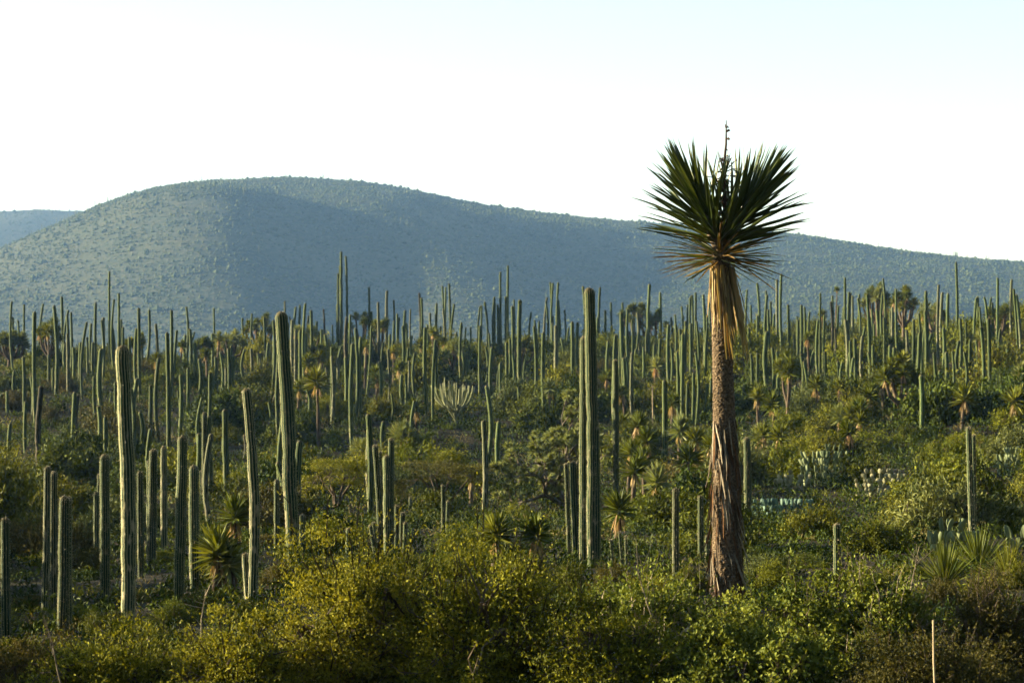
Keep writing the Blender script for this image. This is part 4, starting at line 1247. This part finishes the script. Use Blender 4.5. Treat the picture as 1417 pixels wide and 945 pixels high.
PADS = {k: [pad_mesh(s, L, W, .045, m_) for s in range(2)] for k, (L, W, m_) in {'tall': (.32, .115, 'pad'), 'round': (.20, .16, 'pad_pale'), 'blue': (.26, .12, 'pad_blue')}.items()}
def prickly_pear(label, px, ybase, hw, hpx, kind, n, seed, d=None):
    g = np.random.default_rng(seed)
    b = hit(px, ybase, 50); k = b.y / FPX
    root = link('prickly_pear', None, loc=b); tag(root, label, 'prickly pear', 'prickly pears beyond the leafy shrubs')
    W, H = hw * k, hpx * k
    L = {'tall': .32, 'round': .20, 'blue': .26}[kind]
    cnt = 0
    for i in range(n):
        x0 = g.uniform(-W, W); y0 = g.uniform(-.5, .5) * W * .8
        z = -.05
        hmax = H * (1 - .35 * (x0 / W) ** 2) * g.uniform(.75, 1.05)
        tilt = x0 / W * .3
        while z < hmax - L * .5:
            q = Matrix.Translation((x0 + g.normal(0, .03), y0, z)) @ Matrix.Rotation(g.uniform(-.9, .9), 4, 'Z') @ Matrix.Rotation(tilt + g.normal(0, .22), 4, 'Y') @ Matrix.Rotation(g.normal(0, .15), 4, 'X')
            o = link('pad', PADS[kind][g.integers(0, 2)], root, mw=q)
            z += L * .86; x0 += math.sin(tilt) * L * .6; cnt += 1
prickly_pear('tall clump of upright green prickly pear pads above a dark hollow', 1142, 672, 30, 60, 'tall', 26, 1)
prickly_pear('wide low row of blue green prickly pear pads behind the yucca', 1086, 716, 40, 30, 'blue', 34, 2)
prickly_pear('upright prickly pear pads beside the foot of the solitary dark cactus', 1318, 768, 32, 46, 'tall', 26, 3)
prickly_pear('pale round-padded prickly pear catching the sun beside the dark hollow', 1220, 686, 32, 40, 'round', 22, 4)
prickly_pear('pale round-padded prickly pear in the hollow under the young yuccas', 1095, 680, 24, 26, 'round', 14, 5)
prickly_pear('prickly pear of upright pads at the slope foot past the solitary cactus', 1408, 658, 24, 44, 'tall', 22, 6)
prickly_pear('prickly pear of upright pads beside the smaller sotol', 1412, 760, 12, 38, 'tall', 6, 7)

# pale dead pole on the slope
b = hit(903, 616, 60); mb = MB(); h = at(903, 534, b.y).z - b.z
tube(mb, [[0, 0, -.1], [.03, 0, h * .5], [.0, 0, h]], [.05, .045, .03], 6)
tube(mb, [[0, 0, h * .93], [-.1, .02, h * .97], [-.2, .0, h * .94]], [.025, .02, .01], 5)
tag(link('dead_stalk', mb.mesh('dead_stalk', 'stake'), loc=b), 'slender bleached dead stalk standing on the dark slope beside slim cacti', 'dead stalk')

# ------------------------------------------------------------------ the big yucca tree
DY = 42.0
KY = DY / FPX
base = at(1006, 850, DY); base.z = float(ground_z(base.x, base.y)) - .05
tree = link('yucca_tree', None, loc=base)
tag(tree, 'tall solitary yucca tree with twin green heads and shaggy trunk', 'tree')
def rel(px, py, dy=0.0):
    p = at(px, py, DY + dy) - base
    return np.array(p)

# trunk: rows of broken leaf scars, each standing proud of the one above
TP = [(1006, 866, .34), (1006, 840, .305), (1006, 800, .275), (1006, 740, .255), (1005.5, 680, .242), (1003.5, 620, .215), (1001.5, 560, .188), (1000, 500, .180), (999.5, 440, .185), (999, 400, .195), (998, 375, .185), (997, 352, .14), (997, 338, .10)]
pts = np.array([rel(a_, b_) for a_, b_, _ in TP]); rad = np.array([r_ for _, _, r_ in TP])
zz = np.arange(pts[0, 2], pts[-1, 2], .0115)
order = np.argsort(pts[:, 2])
cxs = np.interp(zz, pts[order, 2], pts[order, 0]); cys = np.interp(zz, pts[order, 2], pts[order, 1]); rs = np.interp(zz, pts[order, 2], rad[order])
g = np.random.default_rng(3)
ns = 68
th = np.linspace(0, 2 * np.pi, ns, endpoint=False)
row = (zz[:, None] + .012 * np.sin(th * 3)[None]) / .034
saw = 1 - (row - np.floor(row))
cell = np.floor(row) * 13.7 + np.floor(th[None] / 6.283 * 34 + .5 * (np.floor(row) % 2)) * 7.3
hsh = np.sin(cell * 12.9898) * 43758.5453; hsh = hsh - np.floor(hsh)
Rr = rs[:, None] * .93 + (saw * .010 + hsh * .013 + g.normal(0, .003, (len(zz), ns)))
V = np.stack([cxs[:, None] + Rr * np.cos(th), cys[:, None] + Rr * np.sin(th), np.repeat(zz[:, None], ns, 1)], -1)
i = np.arange(len(zz) - 1)[:, None] * ns; j = np.arange(ns)[None]; j2 = (j + 1) % ns
F = np.stack([i + j, i + j2, i + ns + j2, i + ns + j], -1).reshape(-1, 4)
mb = MB(); mb.add(V.reshape(-1, 3), F)
trunk = link('trunk', mb.mesh('trunk', 'trunk', False), tree)

def blade_mesh(name, matn, W, fold, bend, seed, segs=7, tipw=.0, wbase=.75):
    """one long leaf of unit length along +X, folded along the middle and bent upwards (+Z)"""
    g = np.random.default_rng(seed)
    s = np.linspace(0, 1, segs)
    w = W * np.interp(s, [0, .12, .6, .9, 1], [wbase, 1, .9, .55, tipw])
    z = bend * s ** 2 + g.normal(0, .004, segs)
    y = np.cumsum(g.normal(0, .004, segs))
    V = np.concatenate([np.stack([s, y - w / 2, z + w * fold], 1), np.stack([s, y, z], 1), np.stack([s, y + w / 2, z + w * fold], 1)])
    F = []
    for k in range(segs - 1):
        F += [[k, k + 1, segs + k + 1, segs + k], [segs + k, segs + k + 1, 2 * segs + k + 1, 2 * segs + k]]
    mb = MB(); mb.add(V, np.array(F), 0, g.uniform(.15, .9))
    return mb.mesh(name, matn)

def aim(p, d_, up, L, roll=0.0):
    """matrix that lays a unit blade along d_ from p with its upper side towards up"""
    X = Vector(d_).normalized(); Y = Vector(up).cross(X)
    if Y.length < 1e-3: Y = Vector((0, 1, 0))
    Y.normalize(); Z = X.cross(Y)
    m_ = Matrix((X, Y, Z)).transposed().to_4x4()
    return Matrix.Translation(Vector(p)) @ m_ @ Matrix.Rotation(roll, 4, 'X') @ Matrix.Scale(L, 4)

GREEN = [blade_mesh('leaf', 'blade', .050, .35, bd, k) for k, bd in enumerate((.02, .04, .06, .0, .03, .05))]
DRY = [blade_mesh('dry_leaf', 'blade_dry', .040, .3, bd, 20 + k, tipw=.1) for k, bd in enumerate((-.04, -.12, .03))]
OLDG = [blade_mesh('leaf', 'blade', .036, .3, bd, 30 + k) for k, bd in enumerate((-.05, .02))]
STRAW = [blade_mesh('dead_leaf', 'straw', .044, .3, bd, 40 + k, tipw=.25) for k, bd in enumerate((.02, -.03, .05, .0, .03))] + [blade_mesh('dead_leaf', 'blade_dry', .036, .3, bd, 50 + k, tipw=.2) for k, bd in enumerate((.03, -.04))]

g = np.random.default_rng(14)
def head(p0, p1, n, seed, hi, ln):
    g = np.random.default_rng(seed)
    ax = unit(p1 - p0)
    u = unit(np.cross(ax, [0, 1, 0])); v = np.cross(ax, u)
    ros = link('rosette', None, tree, loc=tuple(p0)); 
    mbs = MB(); tube(mbs, [np.zeros(3), (p1 - p0) * .5, (p1 - p0)], [.12, .10, .05], 10)
    link('head_stem', mbs.mesh('head_stem', 'wood'), ros)
    for i in range(n):
        w = (i + .5) / n                        # 0 lowest, 1 topmost
        ph = i * 2.39996 + g.normal(0, .12)
        pol = R(hi + (3 - hi) * w ** .95 + g.normal(0, 9))
        d_ = ax * math.cos(pol) + (u * math.cos(ph) + v * math.sin(ph)) * math.sin(pol)
        if d_[2] < .12:
            d_[2] = .12 + .25 * g.random()
        p = (p1 - p0) * (.08 + .92 * w) + d_ * .05
        L = ln * g.uniform(.86, 1.06) * (1 - .14 * w)
        o = link('leaf', GREEN[g.integers(0, len(GREEN))], ros, mw=aim(p, d_, tuple(ax), L, g.normal(0, .35)))
    return ros
fork = rel(997, 345)
head(fork, rel(966, 281, -.15), 150, 1, 66, 1.42)
head(fork, rel(1038, 279, .15), 150, 2, 66, 1.46)

# skirt of ageing leaves below the heads, spread level and drooping
sk = link('leaf_skirt', None, tree, loc=tuple(rel(996, 348)))
for i in range(96):
    ph = i * 2.39996 + g.normal(0, .2)
    w = i / 96
    el = R(22 - 38 * w + g.normal(0, 6))
    d_ = np.array([math.cos(ph) * math.cos(el), math.sin(ph) * math.cos(el), math.sin(el)])
    p = np.array([0, 0, -.02 - .16 * w]) + d_ * .1
    pool = OLDG if g.random() < .55 - .25 * w else DRY
    link('dry_leaf' if pool is DRY else 'leaf', pool[g.integers(0, len(pool))], sk, mw=aim(p, d_, (0, 0, 1), 1.22 * g.uniform(.72, 1.02), g.normal(0, .5)))
# a few broken leaves hanging aslant
for (px, py) in ((1072, 402), (915, 379), (946, 381), (1060, 392)):
    t_ = rel(px, py, g.uniform(-.5, .1)) - rel(996, 352)
    L = float(np.linalg.norm(t_))
    link('dry_leaf', DRY[g.integers(0, 3)], sk, mw=aim(unit(t_) * .08, unit(t_), (0, -.5, 1), L, 0))

# straw-coloured dead leaves hanging down the upper trunk
hang = link('hanging_leaves', None, tree, loc=tuple(rel(999, 372)))
for i in range(120):
    ph = g.uniform(-math.pi * 1.02, .35) if i < 95 else g.uniform(0, 6.28)
    x, y = math.cos(ph), math.sin(ph)
    L = .6 + 1.05 * g.random() ** 1.2 if x > -.3 else .35 + .8 * g.random() ** 1.3
    p = np.array([x * .20, y * .20, g.uniform(-.12, .06)])
    d_ = unit(np.array([x * .05 + .10 + g.normal(0, .05), y * .06 + g.normal(0, .04), -1.0]))
    link('dead_leaf', STRAW[g.integers(0, len(STRAW))], hang, mw=aim(p, d_, (x, y, 0), L, g.normal(0, .25)))

# shaggy strips of old leaf bases on the lower trunk
STRIP = [blade_mesh('bark_strip', m_, .055, .25, bd, 60 + k, segs=6, tipw=.15, wbase=.6) for k, (m_, bd) in enumerate((('strip', .05), ('strip', .10), ('strip_rust', .04), ('strip_pale', .06), ('strip', .02), ('strip_rust', .09), ('strip_pale', .03)))]
for i in range(295):
    w = g.random() ** .85
    z = .25 + w * 3.15
    ph = g.uniform(0, 6.28)
    rr = float(np.interp(z, zz, rs)) * .97 + .012
    cx, cy_ = float(np.interp(z, zz, cxs)), float(np.interp(z, zz, cys))
    nrm = np.array([math.cos(ph), math.sin(ph), 0]); tan = np.array([-math.sin(ph), math.cos(ph), 0])
    flare = float(np.interp(z, [0, 1.2, 3.4], [.12, .06, .04]))
    d_ = unit(np.array([0, 0, -1.0]) + nrm * (flare + g.normal(0, .04)) + tan * (.14 + g.normal(0, .13)))
    L = g.uniform(.3, .75)
    if z - L < 0: L = max(.25, z - .02)
    link('bark_strip', STRIP[g.integers(0, len(STRIP))], trunk, mw=aim(np.array([cx, cy_, z]) + nrm * rr, d_, tuple(nrm), L, g.normal(0, .3)))

# dry flower stalk between the heads
fs = MB()
p0, p1 = rel(1000, 330), rel(1005, 167)
v = p1 - p0
tube(fs, [np.zeros(3), v * .3 + [.02, 0, 0], v * .6 - [.02, 0, 0], v * .8 + [.01, 0, 0], v], [.035, .03, .024, .018, .006], 6)
stalk = link('flower_stalk', fs.mesh('flower_stalk', 'stalk'), tree, loc=tuple(p0))
for i in range(52):
    w = g.uniform(.1, .62) if i < 48 else g.uniform(.72, .97)
    b = v * w
    ln = g.uniform(.18, .42) * (1.15 if i < 48 else .4) * (1 - .3 * w)
    d_ = unit(np.array([g.normal(.12, .75), g.normal(0, .7), g.uniform(-.1, .8)]))
    tw = MB()
    q = d_ * ln
    tube(tw, [np.zeros(3), q * .5 + g.normal(0, .02, 3), q], [.010, .008, .004], 4)
    for c in range(5):
        cc = q * g.uniform(.35, 1.0); dd = unit(g.normal(size=3)) * .035
        tube(tw, [cc, cc + dd * .5, cc + dd], [.009, .013, .003], 4)
    link('twig', tw.mesh('twig', 'stalk'), stalk, loc=tuple(b))

# ------------------------------------------------------------------ the air
def haze_box(x0, x1, y0, y1, z0, z1, density, colour, aniso):
    V = np.array([[x, y, z] for z in (z0, z1) for y in (y0, y1) for x in (x0, x1)], float)
    F = np.array([[0, 2, 3, 1], [4, 5, 7, 6], [0, 1, 5, 4], [2, 6, 7, 3], [0, 4, 6, 2], [1, 3, 7, 5]])
    m, nt, out = mat('haze')
    pv = node(nt, 'ShaderNodeVolumePrincipled')
    pv.inputs['Density'].default_value = density
    pv.inputs['Color'].default_value = (*colour, 1)
    pv.inputs['Anisotropy'].default_value = aniso
    pv.inputs['Density Attribute'].default_value = ''
    nt.links.new(pv.outputs[0], out.inputs['Volume'])
    M['haze'] = m
    mb = MB(); mb.add(V, F)
    o = link('haze', mb.mesh('haze', 'haze', False))
    tag(o, 'pale blue morning haze filling the valley air', 'haze', kind='stuff')
haze_box(-3800, 3800, -1000, 4300, -60, 420, .000078, (.28, .52, 1.0), .2)
